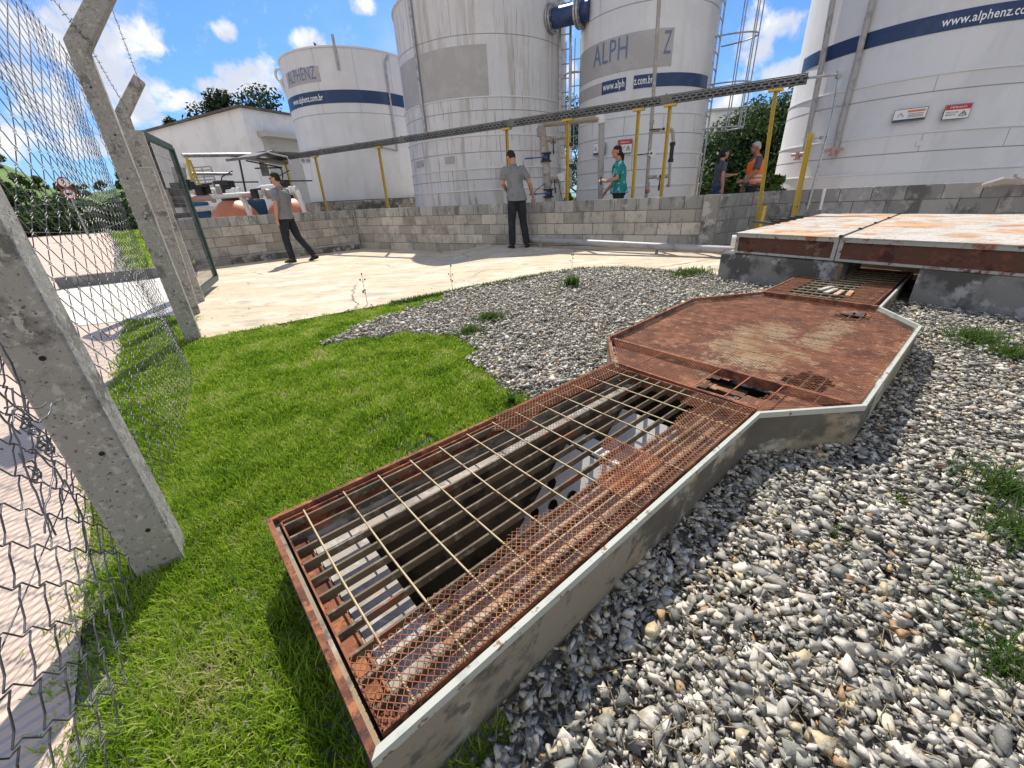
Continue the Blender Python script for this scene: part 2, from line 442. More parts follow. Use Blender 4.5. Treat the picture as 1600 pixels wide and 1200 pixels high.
M['jeans'] = surf('blue_jeans', (.025, .055, .12), .9, 0, [((.04, .085, .17), 9, .5, .7)])
M['tiedye'] = surf('teal_tie_dye', (.012, .19, .215), .9, 0, [((.03, .30, .26), 4.5, .45, .6), ((.45, .66, .64), 6.5, .57, .70), ((.01, .12, .16), 9, .58, .7)])
M['vest'] = surf('orange_vest', (.95, .16, .02), .7, 0, [((.85, .12, .015), 8, .5, .7)])
M['reflect'] = surf('reflective_tape', (.48, .47, .40), .4, 0)
M['shoe'] = surf('black_shoe', (.012, .012, .012), .5, 0)
M['wire'] = surf('galvanised_wire', (.17, .17, .175), .45, .5, [((.09, .09, .095), 6, .45, .65)])
M['barb'] = surf('barbed_wire', (.10, .09, .085), .6, .5)
M['leaf'] = leafmat('tree_leaf', [(0, (.014, .032, .010)), (.35, (.028, .060, .017)), (.7, (.052, .098, .026)), (1, (.105, .155, .045))], .3)
M['leaf_dark'] = leafmat('dark_tree_leaf', [(0, (.010, .022, .009)), (.5, (.022, .045, .016)), (1, (.055, .085, .028))], .25)
M['leaf_hill'] = leafmat('hill_tree_leaf', [(0, (.03, .065, .018)), (.5, (.06, .115, .028)), (1, (.13, .19, .055))], .35)
M['weed'] = leafmat('weed_leaf', [(0, (.04, .09, .015)), (.5, (.075, .15, .022)), (1, (.15, .21, .045))], .35)
M['grass'] = leafmat('lawn_blade', [(0, (.068, .145, .010)), (.25, (.165, .31, .014)), (.60, (.325, .47, .03)), (.85, (.44, .53, .09)), (1, (.58, .53, .28))], .45, .45, .7)
M['dry'] = leafmat('dry_stalk', [(0, (.22, .17, .09)), (1, (.42, .35, .21))], .2)
M['hillgrass'] = surf('hill_grass', (.13, .21, .05), .95, 0, [((.07, .13, .03), .12, .45, .65), ((.15, .20, .06), .3, .55, .75)], bump=(1, .6, .3))

# stones: every stone its own tone
def stone_mat():
    m, nt, b = newmat('crushed_stone')
    g = N(nt, 'ShaderNodeNewGeometry')
    col = ramp(nt, g.outputs['Random Per Island'], [(0, (.17, .17, .15)), (.08, (.25, .25, .22)), (.22, (.36, .345, .29)), (.40, (.47, .445, .375)), (.58, (.30, .295, .25)), (.64, (.58, .54, .455)), (.80, (.70, .65, .555)), (.91, (.54, .45, .28)), (.95, (.64, .57, .43)), (.98, (.42, .26, .13))], 'CONSTANT')
    f = step(nt, noise(nt, 45, 5, .7), .42, .64)
    col = mixc(nt, f, col, mixc(nt, 1.0, col, (.66, .63, .58), 'MULTIPLY'))
    f2 = step(nt, noise(nt, 160, 3, .7), .63, .75)
    col = mixc(nt, f2, col, (.56, .53, .49))
    nt.links.new(col, b.inputs['Base Color']); b.inputs['Roughness'].default_value = .75
    bn = N(nt, 'ShaderNodeBump'); bn.inputs['Strength'].default_value = .5; bn.inputs['Distance'].default_value = .004
    nt.links.new(noise(nt, 110, 5, .7), bn.inputs['Height']); nt.links.new(bn.outputs['Normal'], b.inputs['Normal'])
    return m
M['stone'] = stone_mat()

def road_mat():
    m, nt, b = newmat('broomed_road_concrete')
    col = mixc(nt, step(nt, noise(nt, 1.2, 5), .42, .65), (.62, .49, .40), (.54, .42, .335))
    col = mixc(nt, step(nt, noise(nt, 30, 5), .62, .74), col, (.44, .36, .29))
    nt.links.new(col, b.inputs['Base Color']); b.inputs['Roughness'].default_value = .9
    wv = N(nt, 'ShaderNodeTexWave'); wv.inputs['Scale'].default_value = 9.0; wv.inputs['Distortion'].default_value = 1.2
    wv.inputs['Detail'].default_value = 2; wv.bands_direction = 'X'
    mp = N(nt, 'ShaderNodeMapping'); mp.inputs['Rotation'].default_value = (0, 0, R(38))
    tc = N(nt, 'ShaderNodeTexCoord'); nt.links.new(tc.outputs['Object'], mp.inputs['Vector']); nt.links.new(mp.outputs[0], wv.inputs['Vector'])
    bn = N(nt, 'ShaderNodeBump'); bn.inputs['Strength'].default_value = .8; bn.inputs['Distance'].default_value = .008
    nt.links.new(wv.outputs['Fac'], bn.inputs['Height']); nt.links.new(bn.outputs['Normal'], b.inputs['Normal'])
    return m
M['road'] = road_mat()

# ------------------------------------------------------------------ ground, courtyard, road
def in_poly(poly, x, y):
    """vectorised point in polygon"""
    x = np.asarray(x); y = np.asarray(y); ins = np.zeros(x.shape, bool); n = len(poly)
    j = n - 1
    for i in range(n):
        xi, yi = poly[i]; xj, yj = poly[j]
        with np.errstate(divide='ignore', invalid='ignore'):
            c = ((yi > y) != (yj > y)) & (x < (xj - xi) * (y - yi) / (yj - yi + 1e-12) + xi)
        ins ^= c; j = i
    return ins

HOLES = [(0.075, 1.80, 0.075, 0.605), (1.80, 3.05, -0.18, 0.85), (3.05, 4.9, 0.05, 0.60)]
def build_ground():
    ss = sorted(set([-90, -40, -20, -12] + [round(-8 + .25 * i, 3) for i in range(89)] + [h for H in HOLES for h in H[:2]] + [20, 30, 50, 90, 140]))
    ts = sorted(set([-140, -80, -40, -20, -12] + [round(-9 + .25 * i, 3) for i in range(73)] + [h for H in HOLES for h in H[2:]] + [12, 20, 40, 80, 140]))
    mb = MB(); vs = []
    for s in ss:
        for t in ts:
            w = W(s, t); vs.append((w.x, w.y, gz(w.x, w.y) - (0.0 if math.hypot(w.x, w.y) < 20 else .02)))
    fs = []; nt_ = len(ts)
    for i in range(len(ss) - 1):
        for j in range(nt_ - 1):
            cs = (ss[i] + ss[i + 1]) / 2; ct = (ts[j] + ts[j + 1]) / 2
            if any(h[0] < cs < h[1] and h[2] < ct < h[3] for h in HOLES): continue
            a = i * nt_ + j
            fs.append((a, a + 1, a + nt_ + 1, a + nt_)[::-1])
    mb.add(vs, fs)
    tag(mb.build('ground', M['soil'], origin=(0, 0, 0)), kind='structure')
build_ground()

def sheet(name, poly, z, mat, kind='structure'):
    mb = MB(); n = len(poly)
    mb.add([(p[0], p[1], z) for p in poly], [tuple(range(n))])
    o = mb.build(name, mat, origin=(0, 0, 0)); 
    if o.data.polygons[0].normal.z < 0: o.data.flip_normals()
    return tag(o, kind=kind)

WK = 0.645; WY = 9.25                         # front block wall: y = WY - WK x
WA = Vector((-4.03, 11.85, 0)); WB = Vector((3.36, 7.08, 0)); WC = Vector((4.35, 7.60, 0)); WD = Vector((10.2, 3.80, 0)); WL = Vector((-7.0, 8.95, 0))
FRONT = [(-9.5, 13.2), (-5.1, 6.75), (-3.93, 5.06), (-2.66, 3.24), (-2.50, 3.22), (-1.88, 3.69), (-1.16, 4.18), (-.25, 4.90), (.55, 5.45), (1.05, 5.70), (1.60, 5.62), (1.95, 5.35), (2.35, 4.55), (3.2, 4.0), (10, 1.6)]
def courtyard():
    xs = [-9.5 + .25 * i for i in range(75)]
    xs = sorted(set(xs + [p[0] for p in FRONT if p[0] <= 9]))
    fx = [p[0] for p in FRONT]; fy = [p[1] for p in FRONT]
    rows = 26; vs = []; fs = []
    for x in xs:
        y0 = float(np.interp(x, fx, fy))
        if x < WA.x: yb = WA.y + (x - WA.x) * (WA.y - WL.y) / (WA.x - WL.x) + .2
        elif x < WB.x: yb = WY - WK * x + .2
        elif x < WC.x: yb = 7.8
        else: yb = WC.y + (x - WC.x) * (WD.y - WC.y) / (WD.x - WC.x) + .2
        yb = max(yb, y0 + .02)
        for k in range(rows):
            y = y0 + (yb - y0) * k / (rows - 1)
            vs.append((x, y, gz(x, y) + .014))
    for i in range(len(xs) - 1):
        for k in range(rows - 1):
            a = i * rows + k; fs.append((a, a + rows, a + rows + 1, a + 1))
    mb = MB(); mb.add(vs, fs)
    tag(mb.build('courtyard_pavement', M['paving'], smooth=True, origin=(0, 0, 0)), kind='structure')
    # sawn joint
    a = P(215, 475, 5.9); b = P(640, 400, 9)
    j = MB(); n = 24
    a = Vector((-4.05, 5.9, 0)); b = Vector((1.2, 7.65, 0))
    d = (b - a).normalized(); q = Vector((-d.y, d.x, 0)) * .008
    vs = []; fs = []
    for i in range(n + 1):
        p = a.lerp(b, i / n)
        for w in (-1, 1):
            x = p + q * w; vs.append((x.x, x.y, gz(x.x, x.y) + .0185))
    for i in range(n): fs.append((2 * i, 2 * i + 1, 2 * i + 3, 2 * i + 2)[::-1])
    j.add(vs, fs); tag(j.build('pavement_joint', M['seam'], origin=(0, 0, 0)), kind='structure')
courtyard()

ROADEDGE = [(-.2, -.9), (-.50, -.15), (-.93, .461), (-1.703, 1.35), (-2.81, 2.735), (-4.49, 4.783), (-7.36, 7.84), (-14.0, 15.4), (-29, 32)]
sheet('road', ROADEDGE + [(-75, 60), (-75, -20), (-2, -20), (-.1, -6)], .006, M['road'])
sheet('driveway', [(-3.30, 4.15), (-4.05, 5.2), (-5.2, 6.9), (-6.35, 8.2), (-7.45, 7.2), (-6.6, 6.1), (-5.3, 4.6), (-4.5, 3.75)], .010, M['driveway'])
sheet('bund_floor', [(-4.0, 11.95), (3.4, 7.2), (4.35, 7.75), (10.3, 3.9), (26, 10), (14, 26), (-14, 26), (-7.0, 9.1)], .10, M['paving'])

kb = MB(); a = PZ(95, 452, 0); b = PZ(250, 434, 0)
bar(kb, a + Vector((0, 0, .085)), b + Vector((0, 0, .085)), .14, .17)
o = kb.build('kerb', M['kerb']); tag(o, 'dark grey concrete kerb lying beyond the wire fence at the edge of the grass verge', 'kerb')

# ------------------------------------------------------------------ lawn and gravel regions
def px_poly(pts): return [(PZ(*p).x, PZ(*p).y) for p in pts]
LAWN_FAR = [(-2.66, 3.22), (-2.50, 3.20), (-1.88, 3.67), (-1.16, 4.15), (-.70, 4.53)]
LAWN = LAWN_FAR + px_poly([(690, 470), (600, 497), (540, 523), (500, 541), (560, 533), (640, 522), (705, 527), (742, 548), (742, 575), (775, 600), (812, 616), (838, 607)]) + \
    [tuple(W(0.9, .03)[:2]), tuple(W(.03, .03)[:2]), tuple(W(.03, .66)[:2]), tuple(PZ(665, 1120)[:2]), tuple(PZ(735, 1118)[:2]), tuple(PZ(765, 1165)[:2]), tuple(PZ(735, 1240)[:2]), tuple(PZ(735, 1330)[:2]),
     (.0, -.6), (.0, -1.2), (-.2, -.9), (-.50, -.15), (-.93, .461), (-1.703, 1.35), (-2.81, 2.735), (-3.85, 4.0), (-3.25, 4.1)]
PITOUT = [(0, 0), (0, .68), (1.483, .68), (1.80, .925), (3.12, .925), (3.47, .69), (5.0, .66), (5.0, -.03), (3.5, -.03), (2.99, -.33), (1.83, -.25), (1.53, 0)]
PITXY = [tuple(W(s, t)[:2]) for s, t in PITOUT]
F0 = Vector((2.33, 4.20, 0)); FD = Vector((.510, -.860, 0)).normalized(); DD = Vector((.75, .66, 0)).normalized()
def U(u, d, z=0.0): return F0 + FD * u + DD * d + Vector((0, 0, z))
PLAT = [tuple(U(-.12, 0)[:2]), tuple(U(4.5, 0)[:2]), tuple(U(4.5, 3)[:2]), tuple(U(-.12, 3)[:2])]
LAWN_AR = np.array(LAWN)

def gzv(x, y): return np.array([gz(a, b) for a, b in zip(x, y)])

def project(x, y, z):
    d = np.stack([x, y, z - CAMZ], 1)
    X = d[:, 0]; Y = d @ np.array(_U0); Wd = d @ np.array(_F)
    Wd = np.where(Wd < .05, np.nan, Wd)
    a = FPX * X / Wd; b = FPX * Y / Wd
    return 800 + a * _cr - b * _sr, 600 - (a * _sr + b * _cr), Wd

def scatter(n, x0, x1, y0, y1):
    return RNG.uniform(x0, x1, n), RNG.uniform(y0, y1, n)

def wob(x, y, s=1.0):
    return (np.sin(x * 7.1 * s + 1.3) * np.cos(y * 6.3 * s + .7) + .6 * np.sin(x * 17.3 * s + y * 13.1 * s) + .4 * np.sin(x * 31 * s - y * 27 * s)) / 2

# grass blades -------------------------------------------------------------
def blades(name, x, y, z, h, w, mat, lean=.5, kind='stuff'):
    n = len(x)
    az = RNG.uniform(0, 2 * np.pi, n); l = RNG.uniform(.15, 1, n) * lean * h
    rot = az + np.pi / 2 + RNG.normal(0, .4, n)
    dx, dy = np.cos(az), np.sin(az); sx, sy = np.cos(rot) * w / 2, np.sin(rot) * w / 2
    b = np.stack([x, y, z], 1)
    V = np.zeros((n, 6, 3))
    mid = b + np.stack([dx * l * .35, dy * l * .35, h * .55], 1)
    tip = b + np.stack([dx * l, dy * l, h * (1 - .18 * (l / h) ** 2)], 1)
    S = np.stack([sx, sy, np.zeros(n)], 1)
    V[:, 0] = b - S; V[:, 1] = b + S; V[:, 2] = mid - S * .85; V[:, 3] = mid + S * .85; V[:, 4] = tip - S * .12; V[:, 5] = tip + S * .12
    base = (np.arange(n) * 6)[:, None]
    F = np.stack([base + np.array([[0, 1, 3, 2]]), base + np.array([[2, 3, 5, 4]])], 1).reshape(-1, 4)
    o = quad_mesh(name, V.reshape(-1, 3), F, mat)
    return tag(o, kind=kind) if kind else o

def build_lawn():
    X = []; Y = []
    x, y = scatter(1500000, -4.2, .9, -.9, 5.2)
    m = in_poly(LAWN, x + wob(x, y) * .07 + RNG.normal(0, .03, len(x)), y + wob(y, x) * .07 + RNG.normal(0, .03, len(x)))
    x, y = x[m], y[m]
    px, py, wd = project(x, y, np.zeros(len(x)))
    m = (px > -160) & (px < 1050) & (py < 1420) & (wd > 0)
    x, y, wd, py = x[m], y[m], wd[m], py[m]
    s_, t_ = (x - PL.x) * E1.x + (y - PL.y) * E1.y, (x - PL.x) * E2.x + (y - PL.y) * E2.y
    ins = (s_ > -.005) & (s_ < 1.6) & (t_ > -.005) & (t_ < .69)
    # density falls with distance, and thins out in worn patches
    keep = np.clip(1.5 / np.maximum(wd, .7) ** .9, .22, 1.0)
    worn = wob(x * .55 + 3, y * .55) > .62
    keep = np.where(worn, keep * .45, keep)
    m = (RNG.uniform(0, 1, len(x)) < keep) & ~ins
    x, y, wd = x[m], y[m], wd[m]
    n = len(x)
    h = RNG.uniform(.013, .037, n) * (1 + .45 * wob(x * .8, y * .8)) * (1 + .35 * wob(x * 2.7, y * 2.7)) * np.where(wd > 2.5, .85, 1)
    w = RNG.uniform(.0022, .0042, n) * np.clip(wd / 1.3, 1, 2.6)
    print('lawn blades', n)
    tag(blades('lawn_grass', x, y, np.zeros(n), h, w, M['grass'], .95), 'bright green mown lawn left of the grated channel and along the wire fence', 'grass')
build_lawn()

def build_verges():
    """grass strip along the courtyard edge, verge beyond the road kerb"""
    # thin strip along the courtyard edge by the gravel
    fx = np.array([p[0] for p in FRONT]); fy = np.array([p[1] for p in FRONT])
    x = RNG.uniform(-1.2, 2.35, 9000); y = np.interp(x, fx, fy) - np.abs(RNG.normal(0, .075, 9000)) - .005
    k = RNG.uniform(0, 1, 9000) < np.clip(.85 - .22 * (x + 1.0) + .35 * wob(x * 1.3, y), .08, 1)
    x, y = x[k], y[k]; n = len(x)
    tag(blades('edge_grass', x, y, gzv(x, y), RNG.uniform(.02, .06, n), RNG.uniform(.006, .011, n), M['weed'], .9), 'ragged strip of grass where the gravel meets the courtyard paving', 'grass')
    # verge beyond the kerb
    x, y = scatter(60000, -32, -4, 6, 34)
    poly = [(-7.36, 8.1), (-6.2, 8.6), (-7.6, 10.2), (-14, 18), (-26, 34), (-30, 33), (-14.0, 15.6)]
    m = in_poly(poly, x, y); x, y = x[m], y[m]; n = len(x)
    tag(blades('verge_grass', x, y, np.zeros(n), RNG.uniform(.05, .14, n), RNG.uniform(.03, .06, n), M['grass'], .8), 'green verge beyond the dark kerb beside the far road', 'grass')
build_verges()

# stones -------------------------------------------------------------------
def stone_protos(k):
    out = []
    for i in range(k):
        bm = bmesh.new(); n = random.randint(7, 10)
        sx, sy, sz = 1.0, random.uniform(.5, .85), random.uniform(.22, .48)
        for _ in range(n):
            v = Vector([random.choice((-1, 1)) * random.uniform(.55, 1) if random.random() < .75 else random.uniform(-.9, .9) for _ in range(3)])
            v = Vector((v.x * sx, v.y * sy, v.z * sz)) * .82
            bm.verts.new(v * .5)
        r = bmesh.ops.convex_hull(bm, input=list(bm.verts))
        bmesh.ops.delete(bm, geom=[v for v in bm.verts if not v.link_faces], context='VERTS')
        bmesh.ops.triangulate(bm, faces=list(bm.faces))
        bm.verts.index_update()
        out.append((np.array([v.co[:] for v in bm.verts]), np.array([[v.index for v in f.verts] for f in bm.faces])))
        bm.free()
    return out
PROTO = stone_protos(26)

def stones(name, x, y, z, size, tilt=.22, mat=None):
    n = len(x); which = RNG.integers(0, len(PROTO), n)
    Vs = []; Fs = []; off = 0
    for k, (v, f) in enumerate(PROTO):
        id_ = np.where(which == k)[0]; m = len(id_)
        if not m: continue
        a = RNG.uniform(0, 2 * np.pi, m); tx = RNG.normal(0, tilt, m); ty = RNG.normal(0, tilt, m)
        ca, sa = np.cos(a), np.sin(a)
        Rz = np.zeros((m, 3, 3)); Rz[:, 0, 0] = ca; Rz[:, 0, 1] = -sa; Rz[:, 1, 0] = sa; Rz[:, 1, 1] = ca; Rz[:, 2, 2] = 1
        Rx = np.zeros((m, 3, 3)); Rx[:, 0, 0] = 1; Rx[:, 1, 1] = np.cos(tx); Rx[:, 1, 2] = -np.sin(tx); Rx[:, 2, 1] = np.sin(tx); Rx[:, 2, 2] = np.cos(tx)
        Ry = np.zeros((m, 3, 3)); Ry[:, 1, 1] = 1; Ry[:, 0, 0] = np.cos(ty); Ry[:, 0, 2] = np.sin(ty); Ry[:, 2, 0] = -np.sin(ty); Ry[:, 2, 2] = np.cos(ty)
        T = Rz @ Rx @ Ry
        pts = np.einsum('mij,vj->mvi', T, v) * size[id_][:, None, None] + np.stack([x[id_], y[id_], z[id_]], 1)[:, None, :]
        Vs.append(pts.reshape(-1, 3))
        Fs.append((f[None] + (np.arange(m) * len(v))[:, None, None] + off).reshape(-1, 3)); off += m * len(v)
    return quad_mesh(name, np.concatenate(Vs), np.concatenate(Fs), mat or M['stone'])

def build_gravel():
    x, y = scatter(520000, -2.2, 6.6, -1.3, 5.9)
    fx = [p[0] for p in FRONT]; fy = [p[1] for p in FRONT]
    yf = np.interp(x, fx, fy)
    m = (y < yf - .03) & ~in_poly(LAWN, x + wob(x, y) * .06, y + wob(y, x) * .06) & ~in_poly(PITXY, x, y) & ~in_poly(PLAT, x, y)
    s2 = (x - PL.x) * E1.x + (y - PL.y) * E1.y; t2_ = (x - PL.x) * E2.x + (y - PL.y) * E2.y
    m &= ~((s2 < .03) & (y < 1.6)) & ~((s2 < 1.45) & (t2_ < .3) & (y < 1.2)) & ~((x < -.9) & (y < 2.7))
    x, y = x[m], y[m]
    px, py, wd = project(x, y, np.zeros(len(x)))
    m = (px > -60) & (px < 1960) & (py < 1480) & (wd > 0)
    x, y, wd = x[m], y[m], wd[m]
    # keep off the lawn side of the front edge
    near = wd
    keep = RNG.uniform(0, 1, len(x)) < np.clip(1.35 / np.maximum(near, .9), .36, 1)
    x, y, near = x[keep], y[keep], near[keep]
    n = len(x); size = np.clip(RNG.lognormal(math.log(.0245), .42, n), .010, .068) * np.clip(.9 + .06 * near, 1, 1.15)
    big = RNG.uniform(0, 1, n) < .012; size[big] *= 1.5
    hump = .012 * (1 + wob(x * .5, y * .5))
    z = gzv(x, y) + .006 + RNG.uniform(-.005, .020, n) + hump
    # fines and small chips filling the gaps
    k = RNG.choice(n, int(n * .75), replace=False); fx_ = x[k] + RNG.normal(0, .02, len(k)); fy_ = y[k] + RNG.normal(0, .02, len(k))
    ok = ~in_poly(PITXY, fx_, fy_) & ~in_poly(PLAT, fx_, fy_); fx_, fy_ = fx_[ok], fy_[ok]
    x = np.concatenate([x, fx_]); y = np.concatenate([y, fy_]); size = np.concatenate([size, RNG.uniform(.010, .020, len(fx_))])
    z = np.concatenate([z, gzv(fx_, fy_) + .004 + .012 * (1 + wob(fx_ * .5, fy_ * .5)) + RNG.uniform(-.004, .006, len(fx_))])
    o = stones('gravel', x, y, z, size)
    tag(o, 'grey and tan crushed stone spread around the grated channel', 'gravel', kind='stuff')
build_gravel()

# weeds growing in the gravel ------------------------------------------------
def weed(x, y, r, n, h, label, w=.006, group='weed tufts in the gravel', mat='weed'):
    a = RNG.uniform(0, 2 * np.pi, n); d = np.abs(RNG.normal(0, .5, n)) * r
    xs = x + np.cos(a) * d; ys = y + np.sin(a) * d
    z = gzv(xs, ys) + .01
    o = blades('weed', xs - x, ys - y, z, RNG.uniform(.4, 1, n) * h, RNG.uniform(.6, 1.3, n) * w, M[mat], 1.1, kind=None)
    o.location = (x, y, 0)
    tag(o, label, 'weed', group)
for (px, py, r, n, h, w, lab) in [
        (768, 503, .13, 420, .085, .010, 'bushy green weed in the gravel bed, middle one of three behind the lawn'),
        (735, 524, .13, 300, .07, .009, 'green weed tuft at the lawn corner where the gravel begins'),
        (893, 450, .09, 240, .17, .010, 'upright green weed standing alone in the far gravel bed'),
        (1075, 433, .30, 700, .07, .012, 'low leafy weeds at the gravel edge beside the platform corner'),
        (1515, 548, .20, 520, .10, .005, 'bright feathery green weed in gravel right of the octagonal cover'),
        (1570, 570, .13, 260, .09, .005, 'smaller feathery weed beside the bright one in the right gravel'),
        (1560, 780, .16, 420, .11, .004, 'fine grassy weed at the right picture edge, farthest of the large ones'),
        (1585, 850, .13, 320, .10, .004, 'fine grassy weed at the right picture edge, second of the large ones from the back'),
        (1500, 930, .09, 160, .07, .003, 'thin grassy sprigs in the right gravel, left of the edge weeds'),
        (1580, 1060, .13, 320, .09, .003, 'fine grassy weed in gravel near the bottom right corner'),
        (1290, 845, .06, 60, .06, .003, 'sparse sprig of weed in the middle of the near gravel'),
        (1400, 790, .08, 70, .05, .003, 'sparse weed sprig in gravel below the octagonal cover'),
        (800, 633, .05, 40, .06, .016, 'broad pale leaves growing against the channel left side')]:
    p = PZ(px, py); weed(p.x, p.y, r, n, h, lab, w)

def dry_stalks():
    for (px, py, h, lab) in [(575, 478, .30, 'tall thin dry weed stalk at the lawn edge, left of three'), (708, 455, .27, 'tall thin dry weed stalk at the lawn edge, middle of three'), (893, 418, .20, 'short thin dry weed stalk at the courtyard edge, right of three')]:
        p = PZ(px, py); mb = MB()
        q = p.copy(); pts = [q.copy()]
        for i in range(5):
            q = q + Vector((random.uniform(-.008, .008), random.uniform(-.008, .008), h / 5)); pts.append(q.copy())
        tube(mb, pts, [.003, .0025, .0025, .002, .002, .0015], 5)
        for i in range(7):
            b = pts[random.randint(2, 5)]; e = b + Vector((random.uniform(-.03, .03), random.uniform(-.03, .03), random.uniform(.01, .04)))
            tube(mb, [b, e], .0015, 4)
            box(mb, e, (.006, .006, .007))
        tag(mb.build('dry_stalk', M['weed']), lab, 'weed', 'dry weed stalks')
    # dry straw in the near gravel
    n = 420; px = RNG.uniform(700, 1600, n); py = RNG.uniform(760, 1200, n)
    A = []; B = []
    for a, b in zip(px, py):
        p = PZ(a, b)
        s_, t_ = ST(p.x, p.y)
        if -.1 < t_ < .72 and s_ < 1.6: continue
        an = RNG.uniform(0, 6.28); L = RNG.uniform(.02, .07)
        A.append((p.x, p.y, .030)); B.append((p.x + math.cos(an) * L, p.y + math.sin(an) * L, .026 + RNG.uniform(-.006, .02)))
    o = seg_mesh('dry_straw', A, B, .0011, M['dry'], None, 3)
    tag(o, 'dry grass straws strewn over the near gravel', 'straw', kind='stuff')
dry_stalks()

# ------------------------------------------------------------------ the grated channel
def offset_poly(poly, d):
    n = len(poly); area = sum(poly[i][0] * poly[(i + 1) % n][1] - poly[(i + 1) % n][0] * poly[i][1] for i in range(n))
    sg = 1 if area > 0 else -1; out = []
    for i in range(n):
        p0 = Vector(poly[i - 1]); p1 = Vector(poly[i]); p2 = Vector(poly[(i + 1) % n])
        e1 = (p1 - p0).normalized(); e2 = (p2 - p1).normalized()
        n1 = Vector((-e1.y, e1.x)) * sg; n2 = Vector((-e2.y, e2.x)) * sg
        b = (n1 + n2); k = d / max(.3, (1 + n1.dot(n2)) / 1.0)
        out.append(tuple(p1 + b * k))
    return out

def ring(mb, outer, inner, z0, z1, m=0, segs=None):
    n = len(outer)
    vs = [tuple(W(p[0], p[1], z)) for z in (z0, z1) for p in outer] + [tuple(W(p[0], p[1], z)) for z in (z0, z1) for p in inner]
    fs = []
    for i in (range(n) if segs is None else segs):
        j = (i + 1) % n
        fs += [(i, j, n + j, n + i), (n + i, n + j, 3 * n + j, 3 * n + i), (3 * n + i, 3 * n + j, 2 * n + j, 2 * n + i)]
        if segs is not None:
            fs += [(i, n + i, 3 * n + i, 2 * n + i), (j, 2 * n + j, 3 * n + j, n + j)]
    mb.add(vs, fs, m)

channel = thing('drainage_channel', 'raised concrete drainage channel with an octagonal chamber, running through the gravel', 'drain channel', tuple(W(1.0, .34)))
IN = offset_poly(PITOUT, .07)
mb = MB(); ring(mb, PITOUT, offset_poly(PITOUT, .018), .125, .176); ring(mb, PITOUT, IN, -.12, .125); mb.build('channel_wall', M['pit_conc'], channel)
O2 = offset_poly(PITOUT, -.004); I2 = offset_poly(PITOUT, .009)
mb = MB(); ring(mb, O2, I2, .1755, PT + .001, 0, segs=[1, 2, 3, 4, 5]); mb.build('rim_angle', M['edge_white'], channel)
mb = MB(); ring(mb, O2, I2, .150, PT, 0, segs=[0, 6, 7, 8, 9, 10, 11]); mb.build('rusty_rim', M['rust'], channel)
# ledge inside the front section and the deep shaft below
mb = MB()
def wbox(mb, s0, s1, t0, t1, z0, z1, m=0):
    c = W((s0 + s1) / 2, (t0 + t1) / 2, (z0 + z1) / 2)
    box(mb, c, ((s1 - s0) / 2, (t1 - t0) / 2, (z1 - z0) / 2), (E1, E2, Vector((0, 0, 1))), m)
LZ = .120
wbox(mb, .072, .19, .072, .608, -.12, LZ)
wbox(mb, .19, 1.52, .072, .135, -.12, LZ - .002)
mb.build('ledge', M['ledge'], channel)
mb = MB(); wbox(mb, .192, 1.56, .475, .608, -.12, LZ - .003); mb.build('ledge', M['ledge_rust'], channel)
mb = MB()
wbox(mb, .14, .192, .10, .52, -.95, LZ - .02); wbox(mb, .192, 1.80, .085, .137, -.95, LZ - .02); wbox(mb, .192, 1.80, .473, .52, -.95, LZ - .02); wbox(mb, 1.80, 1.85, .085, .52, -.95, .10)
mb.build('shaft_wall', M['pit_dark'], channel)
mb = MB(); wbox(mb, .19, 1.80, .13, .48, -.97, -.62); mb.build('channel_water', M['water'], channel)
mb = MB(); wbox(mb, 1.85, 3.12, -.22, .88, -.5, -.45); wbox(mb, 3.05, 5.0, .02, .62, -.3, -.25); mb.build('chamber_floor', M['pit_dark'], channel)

# baffles in the shaft
def plate_with_holes(mb, p0, ex, ey, nx, ny, holes, rr=.36, seg=12, rect=()):
    """p0 + ex*i + ey*j cells; cells listed in holes get a round hole, in rect none at all"""
    for i in range(nx):
        for j in range(ny):
            q = [p0 + ex * (i + a) + ey * (j + b) for a, b in ((0, 0), (1, 0), (1, 1), (0, 1))]
            if (i, j) in rect: continue
            if (i, j) not in holes: mb.add(q, [(0, 1, 2, 3)]); continue
            vs = []; c = (q[0] + q[2]) / 2
            for k in range(seg):
                a = 2 * math.pi * (k + .5) / seg; ca, sa = math.cos(a), math.sin(a)
                m_ = max(abs(ca), abs(sa))
                vs.append(c + ex * (ca / m_ / 2) + ey * (sa / m_ / 2)); 
            for k in range(seg):
                a = 2 * math.pi * (k + .5) / seg
                vs.append(c + ex * (math.cos(a) * rr) + ey * (math.sin(a) * rr))
            fs = [(k, (k + 1) % seg, seg + (k + 1) % seg, seg + k) for k in range(seg)]
            for cx, cy in ((0, 1), (1, 2), (2, 3), (3, 0)): pass
            b = len(vs); vs += q
            # corner triangles
            cor = {0: (-1, -1), 1: (1, -1), 2: (1, 1), 3: (-1, 1)}
            for ci, (gx, gy) in cor.items():
                an = math.atan2(gy, gx) % (2 * math.pi); k0 = int(round(an / (2 * math.pi) * seg - .5 - .5)) % seg
                fs.append((k0, (k0 + 1) % seg, b + ci))
            mb.add(vs, fs)
baffle = thing('baffle', 'white perforated plastic baffle plates set inside the open channel shaft', 'baffle', tuple(W(1.0, .30, -.3)))
mb = MB(); nx, ny = 6, 9
p0 = W(.60, .14, -.42); p1 = W(1.04, .14, .015)
ex = E2 * (.33 / nx); ey = (p1 - p0) / ny
holes = {(i, j) for i in range(nx) for j in range(ny) if j < 7 and (i + j) % 2 == 0 and not (i > 3 and j > 5)}
plate_with_holes(mb, p0, ex, ey, nx, ny, holes, .40)
b_ = mb.build('perforated_plate', M['white_plastic'], baffle); b_.modifiers.new('thick', 'SOLIDIFY').thickness = .008
